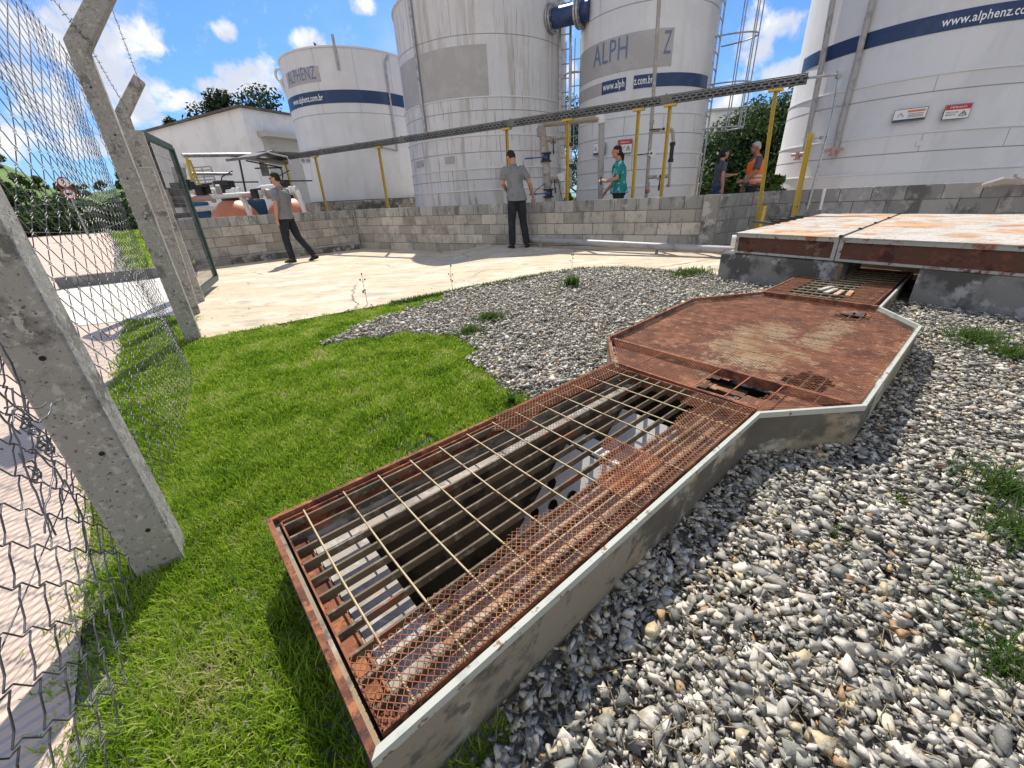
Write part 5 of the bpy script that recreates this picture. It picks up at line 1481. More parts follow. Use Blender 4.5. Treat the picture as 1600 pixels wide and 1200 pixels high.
def tree(x, y, z0, h, rad, label, n=2600, leaf=.12, mat='leaf', trunk=.16, group=None, low=.18, clumps=16, cat='tree', name='tree'):
    root = thing(name, label, cat, (x, y, z0), group)
    mb = MB(); top = Vector((x + random.uniform(-.3, .3), y + random.uniform(-.3, .3), z0 + h * .8))
    b0 = Vector((x, y, z0 - .1)); mid = b0.lerp(top, .5) + Vector((random.uniform(-.2, .2) * rad * .3, random.uniform(-.2, .2) * rad * .3, 0))
    tube(mb, [b0, b0.lerp(mid, .5), mid, top], [trunk, trunk * .8, trunk * .6, trunk * .15], 8)
    cl = []
    for k in range(clumps):
        a = random.uniform(0, 6.28); f = random.uniform(low, 1.0); prof = math.sin(math.pi * min(1, (f - low) / (1 - low) * .85 + .12)) ** .7
        rr = rad * prof * math.sqrt(random.uniform(.15, 1)) * .85
        c = Vector((x + math.cos(a) * rr, y + math.sin(a) * rr, z0 + h * (f * .92)))
        cr = rad * random.uniform(.24, .46)
        cl.append((tuple(c), cr))
        if k % 2 == 0:
            s = b0.lerp(top, min(.85, max(.15, f * .7))); tube(mb, [s, s.lerp(c, .6) + Vector((0, 0, .1)), c], [trunk * .35, trunk * .2, trunk * .07], 6)
    mb.build('trunk', M['bark'], root, smooth=True)
    V, F = leaf_cloud(cl, n, leaf); quad_mesh('crown', V - np.array([x, y, z0]), F, M[mat], root)
    return root
TG = 'dark trees behind the tanks on the right'
for (px, D, ytop, rad, lab) in [(1090, 19, 215, 1.6, 'low dark tree behind the right edge of the slimmer tank'), (1125, 17.5, 205, 1.9, 'dark bushy tree behind the woman in the slate shirt'), (1160, 18, 175, 1.9, 'dark bushy tree behind the man in the orange vest'),
                               (1200, 17, 150, 2.0, 'tall dark tree behind the leftmost edge of the wide tank, right of the vest man'), (1240, 18, 135, 2.1, 'tallest dark tree, partly hidden behind the wide right tank'), (905, 19, 150, 1.6, 'dark tree seen in the narrow gap between the streaked and slimmer tanks'), (1700, 17, 180, 2.2, 'green tree beyond the right side of the wide tank')]:
    p = P(px, 300, D); zt = P(px, ytop, D).z
    tree(p.x, p.y, .0, zt * 1.02, rad, lab, 11000, .072, 'leaf', .12, TG, .06, 24)
p = P(893, 300, 11.5); tree(p.x, p.y, .1, .95, .30, 'light green shrub in the gap between the tanks behind the manifold', 500, .06, 'weed', .03, None, .1, 8, 'shrub', 'shrub')
p = P(1213, 285, 10.9); tree(p.x, p.y, .1, 1.05, .30, 'light green shrub behind the man in the orange vest near the wide tank', 420, .07, 'weed', .03, None, .1, 8, 'shrub', 'shrub')
for (px, D, ytop, rad, lab) in [(552, 60, 56, 4.4, 'round dark tree showing above the far left tank, left one'), (590, 62, 66, 3.6, 'dark tree showing above the far left tank, right one'),
                               (605, 40, 62, 1.4, 'small dark tree between the far left and streaked tanks'), (432, 58, 128, 4.6, 'large dark tree behind the white building, nearest the far left tank'), (402, 60, 128, 3.4, 'tall thin topped tree behind the white building'), (378, 62, 150, 4.0, 'dark tree behind the white building roof corner'),
                               (307, 60, 178, 1.5, 'small lone treetop over the white building roof'), (250, 64, 200, 2.6, 'small dark tree over the low end of the white building roof'), (325, 64, 182, 2.0, 'low treetop over the middle of the white building roof')]:
    p = P(px, 300, D); zt = P(px, ytop, D).z
    tree(p.x, p.y, 0, zt, rad, lab, 3200, .26 if D > 50 else .14, 'leaf_dark', .3, 'dark trees on the skyline', .45, 16)

def hill(name, az0, az1, D0, D1, hf, mat, kind='structure'):
    vs = []; fs = []; na, nd = 60, 14
    for i in range(na + 1):
        az = az0 + (az1 - az0) * i / na
        for k in range(nd + 1):
            t = k / nd; D = D0 + (D1 - D0) * t; h = hf(az) * math.sin(min(1, t * 1.6) * math.pi / 2) + .5 * math.sin(az * 1.7 + D * .2) * t - .05
            vs.append((D * math.sin(R(az)), D * math.cos(R(az)), h))
    for i in range(na):
        for k in range(nd):
            a = i * (nd + 1) + k; fs.append((a, a + 1, a + nd + 2, a + nd + 1))
    mb = MB(); mb.add(vs, fs); return tag(mb.build(name, mat, smooth=True, origin=(0, 0, 0)), kind=kind)
hf = lambda az: 6.0 + 1.6 * math.sin(az * .35) + .8 * math.sin(az * .9) + max(0, (-44 - az)) * .10
hill('hill', -78, -30, 48, 130, hf, M['hillgrass'])
def hill_trees():
    for i in range(44):
        az = random.uniform(-66, -36.5); D = random.choice([50, 56, 62, 70, 80, 88]) + random.uniform(-3, 3)
        t = (D - 48) / 82; z = hf(az) * math.sin(min(1, t * 1.6) * math.pi / 2) - .3
        h = random.uniform(1.3, 3.0); p = polar(az, D)
        side = 'far left' if az < -50 else ('left' if az < -43 else 'right')
        tree(p[0], p[1], z, h, h * .52, 'dark green tree on the hillside seen through the wire fence', 900, .22, 'leaf_hill', .12, 'trees on the hillside beyond the fence', .1, 9)
hill_trees()
# low hedge bank at the foot of the hill
def bank():
    cl = []
    for i in range(70):
        az = -70 + 36 * i / 69 + random.uniform(-.3, .3); D = random.uniform(42, 47); p = polar(az, D); cl.append(((p[0], p[1], random.uniform(.2, 1.3)), random.uniform(.9, 1.7)))
    V, F = leaf_cloud(cl, 16000, .24); o = quad_mesh('scrub', V, F, M['leaf']); tag(o, 'bank of green scrub along the far side of the road', 'scrub', kind='stuff')
bank()

# ------------------------------------------------------------------ wire fence with leaning-arm concrete posts
FA = Vector((-1.085, .905, 0)); FB = Vector((-2.62, 3.23, 0)); FD_ = (FB - FA).normalized(); FN = Vector((FD_.y, -FD_.x, 0))    # FN points to the lawn
FC = Vector((-3.95, 5.10, 0)); FE = FA - FD_ * 2.7
fence = thing('wire_fence', 'chain link fence on grey concrete posts with arms bent over the lawn and barbed wire', 'fence', tuple(FB))
def fpost(p, w=.052):
    mb = MB(); up = Vector((0, 0, 1)); zb = 1.93
    a0 = p + up * -.2; a1 = p + up * (zb - .03); arm = p + up * zb + FN * .25 + up * .32
    prof = []
    def sect(c, ax_v, s):
        return [c + ax_v * s + FD_ * s, c + ax_v * s - FD_ * s, c - ax_v * s - FD_ * s, c - ax_v * s + FD_ * s]
    vs = sect(a0, FN, w * 1.06) + sect(p + up * (zb - .06), FN, w)
    m = (FN + up).normalized(); m2 = (FN - up).normalized()
    vs += sect(p + up * zb, (FN * 1 - up * .41).normalized(), w * 1.06) + sect(arm, m2, w * .92)
    fs = []
    for k in range(3):
        for j in range(4): fs.append((k * 4 + j, k * 4 + (j + 1) % 4, k * 4 + 4 + (j + 1) % 4, k * 4 + 4 + j))
    fs += [(3, 2, 1, 0), (12, 13, 14, 15)]
    mb.add(vs, fs)
    o = mb.build('concrete_post', M['post'], fence); bv = o.modifiers.new('bev', 'BEVEL'); bv.width = .006; bv.segments = 2
    bm = bmesh.new(); bm.from_mesh(o.data); bmesh.ops.recalc_face_normals(bm, faces=bm.faces); bm.to_mesh(o.data); bm.free()
    hb_ = MB()
    for z in np.arange(.15, 1.9, .26): disc_cyl(hb_, p + up * z + FD_ * -.0 - FD_ * w * 1.02 + FN * random.uniform(-.01, .02), FD_, .006, .006, 8)
    h_ = hb_.build('wire_hole', M['hole'], o)
    return o
def child_fix(o): pass
for p in (FE, FA, FB, FC): fpost(p)
# props: two plain shorter posts beside the gate
mb = MB(); b0 = PZ(304, 492, 0); t0 = P(228, 262, math.hypot(b0.x, b0.y)); bar(mb, b0 + Vector((0, 0, -.1)), t0, .09, .10, up=FN)
o = mb.build('short_post', M['post'], fence); bv = o.modifiers.new('bev', 'BEVEL'); bv.width = .006; bv.segments = 2

def chainlink(a, b, z0, z1, off, sag, seed, bulge=None):
    d = (b - a); L = d.length; d.normalize(); rng = np.random.default_rng(seed)
    px_ = .054; ph = .100                       # half pitch along, full pitch up
    nc = int(L / px_); nr = int((z1 - z0) / (ph / 2))
    A = []; B = []
    K = 4
    def pos(u, v, depth):
        # u along in metres, v up in metres; gentle irregular billow
        w = sag * (math.sin(u * 2.3 + seed) * math.sin(v * 1.7 + .5) + .45 * math.sin(u * 5.1 + v * 3.3 + seed))
        du = .012 * math.sin(v * 5.2 + u * 3.1 + seed); dv = .014 * math.sin(u * 4.3 + v * 2.9 + seed)
        if bulge: w += bulge(u, v)
        q = a + d * (u + du) + FN * (off + w + depth); return (q.x, q.y, z0 + v + dv)
    for c in range(nc):
        # each weave wire zigzags between column c and c+1
        pts = []
        for r in range(nr + 1):
            side = (r + c) % 2
            u = (c + side) * px_; v = r * ph / 2
            pts.append((u, v, side))
        prev = None
        for r in range(nr):
            u0, v0, s0 = pts[r]; u1, v1, s1 = pts[r + 1]
            for k in range(K):
                t0 = k / K; t1 = (k + 1) / K
                f = lambda t: t + .13 * math.sin(2 * math.pi * t)       # ease into the hook
                g = lambda t: t - .06 * math.sin(2 * math.pi * t)
                dp = lambda t, s0=s0, s1=s1: .0035 * math.cos(math.pi * t) * (1 if s0 else -1)
                A.append(pos(u0 + (u1 - u0) * f(t0), v0 + (v1 - v0) * g(t0), dp(t0))); B.append(pos(u0 + (u1 - u0) * f(t1), v0 + (v1 - v0) * g(t1), dp(t1)))
    return A, B
def slack(u, v):  # bottom edge pushed out over the lawn
    return .05 * max(0, 1 - v / .7) ** 1.5 * math.sin(min(1, u / 1.0) * math.pi)
offN = -.075
def panel(a, b, seed, sag, bul=None):
    A, B = chainlink(a, b, .03, 1.97, offN, sag, seed, bul)
    return seg_mesh('mesh_panel', A, B, .00155, M['wire'], fence, 4)
panel(FE + FD_ * .02, FA, 3, .022, lambda u, v: .03 * max(0, 1 - v / .8))
panel(FA, FB, 5, .022, lambda u, v: .10 * max(0, 1 - v / .9) ** 1.2 * math.sin(min(1, max(0, u / 2.6)) * math.pi))
panel(FB, FC, 8, .02)
# snapped wires tangled below the first post
def tangle():
    A = []; B = []
    for k in range(12):
        yy = random.uniform(630, 770); q = P(random.uniform(-10, .62 * (yy - 560)), yy, .93); d = Vector((random.uniform(-1, 1) * .3, random.uniform(-1, 1) * .3, random.uniform(-1, 1))).normalized()
        pts = [q]
        for i in range(13):
            d = (d + Vector((random.gauss(0, .28), random.gauss(0, .28), random.gauss(0, .28)))).normalized(); d = (d - FN * d.dot(FN) * .8).normalized(); q = q + d * .011; pts.append(q)
        for i in range(len(pts) - 1): A.append(pts[i][:]); B.append(pts[i + 1][:])
    for (x, y) in ((62, 690), (38, 660), (55, 740), (76, 700)):
        c = P(x, y, .93)
        for k in range(24):
            t0 = k * .9; t1 = t0 + .9; f = lambda t: c + FD_ * (math.cos(t) * .009) + Vector((0, 0, math.sin(t) * .011 + .0012 * (t - 10))) + FN * (.004 * math.sin(t * 1.7))
            A.append(f(t0)[:]); B.append(f(t1)[:])
    seg_mesh('snapped_wires', A, B, .0014, M['wire'], fence, 4)
tangle()
def barbed(a, b, sag):
    A = []; B = []; L = (b - a).length; n = int(L / .03); pr = None
    for tw in (0, 1):
        pr = None
        for i in range(n + 1):
            t = i / n; q = a.lerp(b, t) + Vector((0, 0, -sag * 4 * t * (1 - t))); q = q + FN * (.0025 * math.cos(i * .9 + tw * math.pi)) + Vector((0, 0, .0025 * math.sin(i * .9 + tw * math.pi)))
            if pr: A.append(pr[:]); B.append(q[:])
            pr = q
            if tw == 0 and i % 4 == 2:
                for k in range(2):
                    v = Vector((random.gauss(0, 1), random.gauss(0, 1), random.gauss(0, 1))).normalized() * .016; A.append((q - v)[:]); B.append((q + v)[:])
    seg_mesh('barbed_wire', A, B, .0013, M['barb'], fence, 3)
up = Vector((0, 0, 1))
for (h, o_) in ((2.19, .24), (1.97, .055)):
    for a_, b_, s_ in ((FE, FA, .03), (FA, FB, .05), (FB, FC, .03)):
        barbed(a_ + up * h + FN * o_, b_ + up * h + FN * o_, s_)
for h in (.35, .95, 1.45):
    A = []; B = []
    for a_, b_ in ((FE, FA), (FA, FB), (FB, FC)):
        n = 14
        for i in range(n):
            t0, t1 = i / n, (i + 1) / n; f = lambda t: a_.lerp(b_, t) + up * (h - .05 * math.sin(t * math.pi)) + FN * (offN + .006)
            A.append(f(t0)[:]); B.append(f(t1)[:])
    seg_mesh('tension_wire', A, B, .0012, M['wire'], fence, 4)

# green gate leaf standing open -----------------------------------------------
gD0 = 6.05; gD1 = 7.25
g00 = P(307, 447, gD0); g01 = P(222, 208, gD0); g10 = P(337, 431, gD1); g11 = P(272, 228, gD1)
gate = thing('green_gate', 'dark green framed mesh gate leaf standing open beside the last fence post', 'gate', (g00.x, g00.y, 0))
B0 = Vector((g00.x, g00.y, .10)); B1 = Vector((g10.x, g10.y, .10)); T0 = Vector((g00.x, g00.y, g01.z)); T1_ = Vector((g10.x, g10.y, g01.z))
gn = (B1 - B0).normalized().cross(up)
mb = MB(); bar(mb, B0, T0, .055, .055, up=gn); mb.build('stile', M['green'], gate)
mb = MB(); bar(mb, B1, T1_, .055, .055, up=gn); mb.build('stile', M['green'], gate)
gd = (B1 - B0).normalized() * .028
for a_, b_, nm in ((B0, B1, 'rail'), (T0, T1_, 'rail')): mb = MB(); bar(mb, a_ + gd, b_ - gd, .055, .06); mb.build(nm, M['green'], gate)
A = []; B = []; nv = 26
for k in range(1, nv): t = k / nv; A.append(B0.lerp(B1, t)[:]); B.append(T0.lerp(T1_, t)[:])
for k in range(1, 10): t = k / 10; A.append((B0.lerp(T0, t) + gn * .006)[:]); B.append((B1.lerp(T1_, t) + gn * .006)[:])
seg_mesh('mesh_infill', A, B, .0022, M['wire'], gate)
hq = MB()
for t in (.2, .8): disc_cyl(hq, B0.lerp(T0, t) - gd * 1.3, (0, 0, 1), .018, .12, 10)
hq.build('hinge', M['green'], gate)
mb = MB(); p = Vector((g00.x, g00.y, 0)) - gd * 3.4; bar(mb, p + up * -.15, p + up * 1.72, .10, .10, up=FN); o = mb.build('gate_post', M['post']); bv = o.modifiers.new('bev', 'BEVEL'); bv.width = .006
tag(o, 'plain grey brown concrete post on which the green gate hangs', 'post')

# road sign ---------------------------------------------------------------------
sp_ = PZ(112, 430, 0); D_ = 30.0; p0 = P(100, 285, D_); p1 = P(108, 301, D_)
rs = thing('traffic_sign', 'road sign post with two round red rimmed white discs beyond the fence', 'traffic sign', (p0.x, p0.y, 0))
nn = Vector((-p0.x, -p0.y, 0)).normalized(); ex = Vector((-nn.y, nn.x, 0))
mb = MB(); tube(mb, [Vector((p0.x, p0.y, 0)) - nn * .05, Vector((p0.x, p0.y, p0.z + .25)) - nn * .05], .04, 8); mb.build('pole', M['steel'], rs)
for i, pz in enumerate((p0.z, p0.z - .49)):
    c = Vector((p0.x, p0.y, pz))
    mb = MB(); disc_cyl(mb, c, nn, .235, .02, 28); dd_ = mb.build('disc', M['red'], rs)
    mb = MB(); disc_cyl(mb, c + nn * .012, nn, .185, .02, 28); mb.build('face', M['sign_white'], rs)
    mb = MB(); c2_ = c + nn * .026
    if i == 0: bar(mb, c2_ - up * .12, c2_ + up * .12, .05, .004, up=nn); bar(mb, c2_ + up * .12, c2_ + up * .06 - ex * .07, .04, .004, up=nn)
    else:
        bar(mb, c2_ - ex * .11, c2_ + ex * .04, .09, .004, up=nn); bar(mb, c2_ + ex * .05 - up * .016, c2_ + ex * .11 - up * .016, .06, .004, up=nn)
        disc_cyl(mb, c2_ - ex * .06 - up * .06, nn, .028, .004, 10); disc_cyl(mb, c2_ + ex * .07 - up * .06, nn, .028, .004, 10)
    mb.build('symbol', M['sign_black'], rs)

# ------------------------------------------------------------------ people
def loft(mb, rings, n=14):
    """rings: (centre, half-width vector, half-depth vector)"""
    vs = []; fs = []
    for c, u, v in rings:
        c = Vector(c); u = Vector(u); v = Vector(v)
        for k in range(n):
            a = 2 * math.pi * k / n; vs.append(c + u * math.cos(a) + v * math.sin(a))
    for i in range(len(rings) - 1):
        for k in range(n):
            k2 = (k + 1) % n; fs.append((i * n + k, i * n + k2, (i + 1) * n + k2, (i + 1) * n + k))
    fs.append(tuple(range(n - 1, -1, -1))); fs.append(tuple((len(rings) - 1) * n + k for k in range(n)))
    mb.add(vs, fs)
def ball(mb, c, r, sx=1, sy=1, sz=1, m=0):
    bm = bmesh.new(); bmesh.ops.create_icosphere(bm, subdivisions=2, radius=1); bm.verts.index_update()
    mb.add([Vector(c) + Vector((v.co.x * r * sx, v.co.y * r * sy, v.co.z * r * sz)) for v in bm.verts], [tuple(v.index for v in f.verts) for f in bm.faces], m); bm.free()
def limb(mb, pts, rad):
    tube(mb, pts, rad, 12)
    for p, r in zip(pts, rad): ball(mb, p, r * .99)

def finish(mb, name, mat, parent, M4, voxel, smooth=4, wrinkle=0.0, wscale=.12, shrink=0.0):
    """join the lofted shapes into one continuous skin"""
    me = bpy.data.meshes.new('tmp'); me.from_pydata([tuple(v) for v in mb.v], [], mb.f)
    o = bpy.data.objects.new('tmp', me); C.objects.link(o)
    r = o.modifiers.new('r', 'REMESH'); r.mode = 'VOXEL'; r.voxel_size = voxel; r.use_smooth_shade = True
    s = o.modifiers.new('s', 'SMOOTH'); s.iterations = smooth; s.factor = .5
    if wrinkle:
        tx = bpy.data.textures.new('cloth', 'CLOUDS'); tx.noise_scale = wscale; tx.noise_depth = 2
        dsp = o.modifiers.new('d', 'DISPLACE'); dsp.texture = tx; dsp.strength = wrinkle; dsp.mid_level = .5; dsp.texture_coords = 'LOCAL'
    dg = bpy.context.evaluated_depsgraph_get(); out = bpy.data.meshes.new_from_object(o.evaluated_get(dg))
    bpy.data.objects.remove(o); bpy.data.meshes.remove(me)
    out.name = name; out.materials.clear(); out.materials.append(mat); out.transform(M4)
    ob = bpy.data.objects.new(name, out); C.objects.link(ob); ob.parent = parent
    return ob

def hand(mb, wrist, d, palm_n, s=1.0, curl=.35):
    """palm and five fingers; d points from wrist to fingertips, palm_n out of the back of the hand, thumb on the +x side of d x n"""
    d = Vector(d).normalized(); nn = Vector(palm_n); nn = (nn - d * nn.dot(d)).normalized(); side = d.cross(nn)
    w = Vector(wrist)
    loft(mb, [(w, side * .024 * s, nn * .018 * s), (w + d * .04 * s, side * .038 * s, nn * .014 * s), (w + d * .085 * s, side * .040 * s, nn * .012 * s)], 10)
    for i, (o, L) in enumerate(((-.030, .055), (-.010, .068), (.011, .074), (.031, .066))):
        b = w + d * .082 * s + side * (o * s); c1 = curl * .5; c2 = curl * 1.3
        m1 = b + (d * math.cos(c1) - nn * math.sin(c1)) * L * .5 * s; e = m1 + (d * math.cos(c2) - nn * math.sin(c2)) * L * .5 * s
        tube(mb, [b - d * .01, m1, e], [.0095 * s, .0088 * s, .007 * s], 7); ball(mb, e, .0068 * s)
    b = w + d * .03 * s + side * (.032 * s); m1 = b + (d * .7 + side * .6 - nn * .2).normalized() * .038 * s; e = m1 + (d * .95 + side * .15 - nn * .25).normalized() * .032 * s
    tube(mb, [b - side * .012, m1, e], [.013 * s, .011 * s, .0085 * s], 7); ball(mb, e, .0082 * s)

def person(label, foot, heading, h, skin, shirt, legs, pose, hair='hair', woman=False, extras=None, bulk=1.0, zfloor=None):
    root = thing('person', label, 'person', tuple(foot))
    k = h / 1.75; M4 = Matrix.Rotation(heading, 4, 'Z') @ Matrix.Scale(k, 4)
    V = Vector
    lean = V(pose.get('lean', (0, 0, 0)))                 # shift of the shoulders against the hips
    hip = V((0, 0, .93)); sh = V((0, 0, 1.43)) + lean
    sw = (.165 if woman else .195) * (.5 + .5 * bulk); hw = (.155 if woman else .15) * bulk
    dp = .105 * bulk
    spine = lambda t: hip.lerp(sh, t) + V((0, pose.get('arch', 0.0) * math.sin(math.pi * t), 0))
    tw = pose.get('twist', 0.0); X = V((math.cos(tw), math.sin(tw), 0)); Y = V((-math.sin(tw), math.cos(tw), 0))
    neck = sh + V((0, .01, .06)); hd = V(pose.get('head', (0, .03, .0))); head = neck + V((0, .02, .135)) + hd
    yaw, pit = pose.get('look', (0, 0)); Rh = Matrix.Rotation(yaw, 3, 'Z') @ Matrix.Rotation(pit, 3, 'X')
    L = pose['arms']; G = pose['legs']
    body = MB()
    def torso(mb, g, lo=0.0, hi=1.0):
        R_ = []
        for t, a, b in ((-.12, .95 * hw, 1.0 * dp), (0, 1.0 * hw, 1.05 * dp), (.3, .86 * hw if not woman else .80 * hw, .95 * dp), (.62, 1.02 * hw, 1.08 * dp), (.85, .95 * sw, 1.0 * dp), (.96, .86 * sw, .80 * dp), (1.04, .58 * sw, .64 * dp), (1.11, .34 * sw, .55 * dp)):
            if lo <= t <= hi: R_.append((spine(t), X * (a + g), Y * (b + g)))
        loft(mb, R_, 18)
    torso(body, -.012, -.12, 1.1)
    limb(body, [sh + V((0, .0, .0)), neck + V((0, .012, .03)), head - Rh @ V((0, .02, .06))], [.062, .056, .052])
    def ell(c, rx, ry, rz): ball(body, c, 1, rx, ry, rz)
    # skull, jaw, nose, ears
    hb = MB(); ball(hb, (0, -.005, .03), 1, .076, .094, .092); ball(hb, (0, .028, -.045), 1, .058, .062, .068); ball(hb, (0, .05, -.085), .026); 
    loft(hb, [((0, .085, .022), (.009, 0, 0), (0, .008, .004)), ((0, .104, -.012), (.015, 0, 0), (0, .012, .006)), ((0, .090, -.024), (.014, 0, 0), (0, .01, .004))], 8)
    ball(hb, (0, .083, -.052), 1, .024, .012, .010)
    for s in (-1, 1): ball(hb, (s * .077, -.008, -.005), 1, .012, .022, .034); ball(hb, (s * .033, .078, .022), 1, .017, .010, .009)
    body.add([head + Rh @ V(v) for v in hb.v], hb.f)
    for s, key in ((-1, 'L'), (1, 'R')):
        el, wr = V(L[key][0]), V(L[key][1]); s0 = sh + X * (s * sw * .90) + V((0, 0, -.034))
        limb(body, [s0, s0.lerp(el, .5), el, el.lerp(wr, .4), wr], [.040 * bulk, .042 * bulk, .040, .040, .028])
        dr = L[key][2] if len(L[key]) > 2 else (wr - el).normalized(); nn = L[key][3] if len(L[key]) > 3 else (s, .2, 0)
        hand(body, wr, dr, nn, 1.0, L[key][4] if len(L[key]) > 4 else .45)
        kn, an = V(G[key][0]), V(G[key][1]); h0 = hip + X * (s * hw * .55) + V((0, 0, -.03))
        limb(body, [h0, h0.lerp(kn, .45), kn, kn.lerp(an, .35), an], [.088 * bulk, .075, .055, .056, .04])
        tube(body, [an, an + V((0, .06, -.05))], [.04, .035], 8)
    bo = finish(body, 'body', M[skin], root, M4, .0068, 3)
    # eyes and brows
    eb = MB()
    for s in (-1, 1):
        ball(eb, head + Rh @ V((s * .033, .088, .020)), .006)
        if pose.get('brows', True): loft(eb, [(head + Rh @ V((s * .016, .094, .040)), (0, 0, .004), (0, .004, 0)), (head + Rh @ V((s * .048, .080, .042)), (0, 0, .003), (0, .004, 0))], 6)
    o = eb.build('eyes', M['hair'], None); o.data.transform(Matrix.Translation(o.location)); o.location = (0, 0, 0); o.data.transform(M4); o.parent = root
    # shirt
    sb = MB(); torso(sb, .012, .2, 1.0); hm = pose.get('hem', -.12)
    loft(sb, [(spine(hm), X * (1.12 * hw + .030), Y * (1.18 * dp + .032)), (spine(0), X * (1.10 * hw + .028), Y * (1.17 * dp + .030)), (spine(.15), X * (1.0 * hw + .028), Y * (1.08 * dp + .028)), (spine(.3), X * (.94 * hw + .018), Y * (1.02 * dp + .018)), (spine(.5), X * (.95 * hw + .008), Y * (1.0 * dp + .006))], 18)
    loft(sb, [(spine(.97), X * (.70 * sw), Y * (.70 * dp)), (spine(1.06), X * (.34 * sw), Y * (.62 * dp))], 14)
    for s, key in ((-1, 'L'), (1, 'R')):
        el = V(L[key][0]); s0 = sh + X * (s * sw * .88) + V((0, 0, -.032)); e = s0.lerp(el, pose.get('sleeve', .72))
        tube(sb, [s0 - X * (s * .07) + V((0, 0, .012)), s0, s0.lerp(e, .5), e], [.062 * bulk, .068 * bulk, .066 * bulk, .066 * bulk], 14); ball(sb, s0, .066 * bulk)
    finish(sb, 'shirt', M[shirt], root, M4, .010, 3, .026, .12)
    cb = MB(); tube(cb, [neck + V((0, -.008, -.045)), neck + V((0, .0, -.005))], [.075, .064], 14)
    if pose.get('collar', True): finish(cb, 'collar', M[shirt], root, M4, .008, 2)
    # trousers
    tb = MB(); R_ = [(hip + V((0, 0, z)), X * (a * hw), Y * (b * dp)) for z, a, b in ((-.10, 1.02, 1.05), (-.02, 1.08, 1.16), (.06, 1.0, 1.08), (.13, .93, 1.02))]
    loft(tb, R_, 18)
    for s, key in ((-1, 'L'), (1, 'R')):
        kn, an = V(G[key][0]), V(G[key][1]); h0 = hip + X * (s * hw * .52) + V((0, 0, -.03))
        limb(tb, [h0, h0.lerp(kn, .45), kn, kn.lerp(an, .5)], [.100 * bulk, .092, .074, .070]); tube(tb, [kn.lerp(an, .45), an + V((0, 0, -.015))], [.070, .068], 14)
    finish(tb, 'trousers', M[legs], root, M4, .011, 4, .016, .12)
    for s, key in ((-1, 'L'), (1, 'R')):
        an = V(G[key][1]); fd = V(G[key][2]) if len(G[key]) > 2 else V((s * .15, 1, 0)); fd = fd.normalized(); sd = fd.cross(V((0, 0, 1))).normalized(); un = sd.cross(fd)
        fb = MB(); b0 = an - un * .055
        loft(fb, [(b0 - fd * .075, sd * .030, un * .03), (b0 - fd * .05, sd * .036, un * .045), (b0 + fd * .03 + un * .004, sd * .042, un * .046), (b0 + fd * .12 - un * .012, sd * .048, un * .030), (b0 + fd * .185 - un * .02, sd * .034, un * .020)], 12)
        finish(fb, 'shoe', M['shoe'], root, M4, .008, 2)
    # hair
    hr = MB(); ball(hr, (0, -.013, .046), 1, .0815, .094, .0855); ball(hr, (0, -.046, .012), 1, .074, .060, .075)
    if woman:
        ball(hr, (0, -.04, -.03), 1, .078, .07, .07)
        if pose.get('tail', 'low') == 'pony':
            loft(hr, [((0, -.095, .02), (.03, 0, 0), (0, 0, .035)), ((0, -.135, -.02), (.036, 0, 0), (0, .034, .01)), ((0, -.14, -.11), (.034, 0, 0), (0, .03, 0)), ((0, -.125, -.20), (.022, 0, 0), (0, .018, 0)), ((0, -.115, -.25), (.008, 0, 0), (0, .008, 0))], 10)
        else:
            loft(hr, [((0, -.085, .0), (.05, 0, 0), (0, .03, .02)), ((0, -.115, -.07), (.055, 0, 0), (0, .035, 0)), ((0, -.11, -.15), (.045, 0, 0), (0, .03, 0)), ((0, -.10, -.21), (.02, 0, 0), (0, .015, 0))], 10)
    hv = MB(); keep = [head + Rh @ V(v) for v in hr.v]; hv.add(keep, hr.f)
    ho = finish(hv, 'hair', M[hair], root, M4, .007, 2, .008, .03)
    # cut the hair clear of the face
    bm = bmesh.new(); bm.from_mesh(ho.data); inv = (M4 @ Matrix.Translation(head) @ Rh.to_4x4()).inverted()
    bm.verts.ensure_lookup_table(); kill = []
    for v in bm.verts:
        q = inv @ v.co
        if q.y > .015 and q.z < .035 and abs(q.x) < .2: kill.append(v)
    bmesh.ops.delete(bm, geom=kill, context='VERTS'); bm.to_mesh(ho.data); bm.free()
    if extras: extras(root, M4, dict(head=head, Rh=Rh, spine=spine, X=X, Y=Y, hw=hw, sw=sw, dp=dp, sh=sh, torso=torso, L=L))
    return root
def local_build(mb, name, mat, root, M4):
    me = bpy.data.meshes.new(name); me.from_pydata([tuple(M4 @ Vector(v)) for v in mb.v], [], mb.f); me.materials.append(mat)
    me.polygons.foreach_set('use_smooth', [True] * len(me.polygons)); me.set_sharp_from_angle(angle=R(45))
    o = bpy.data.objects.new(name, me); C.objects.link(o); o.parent = root; return o

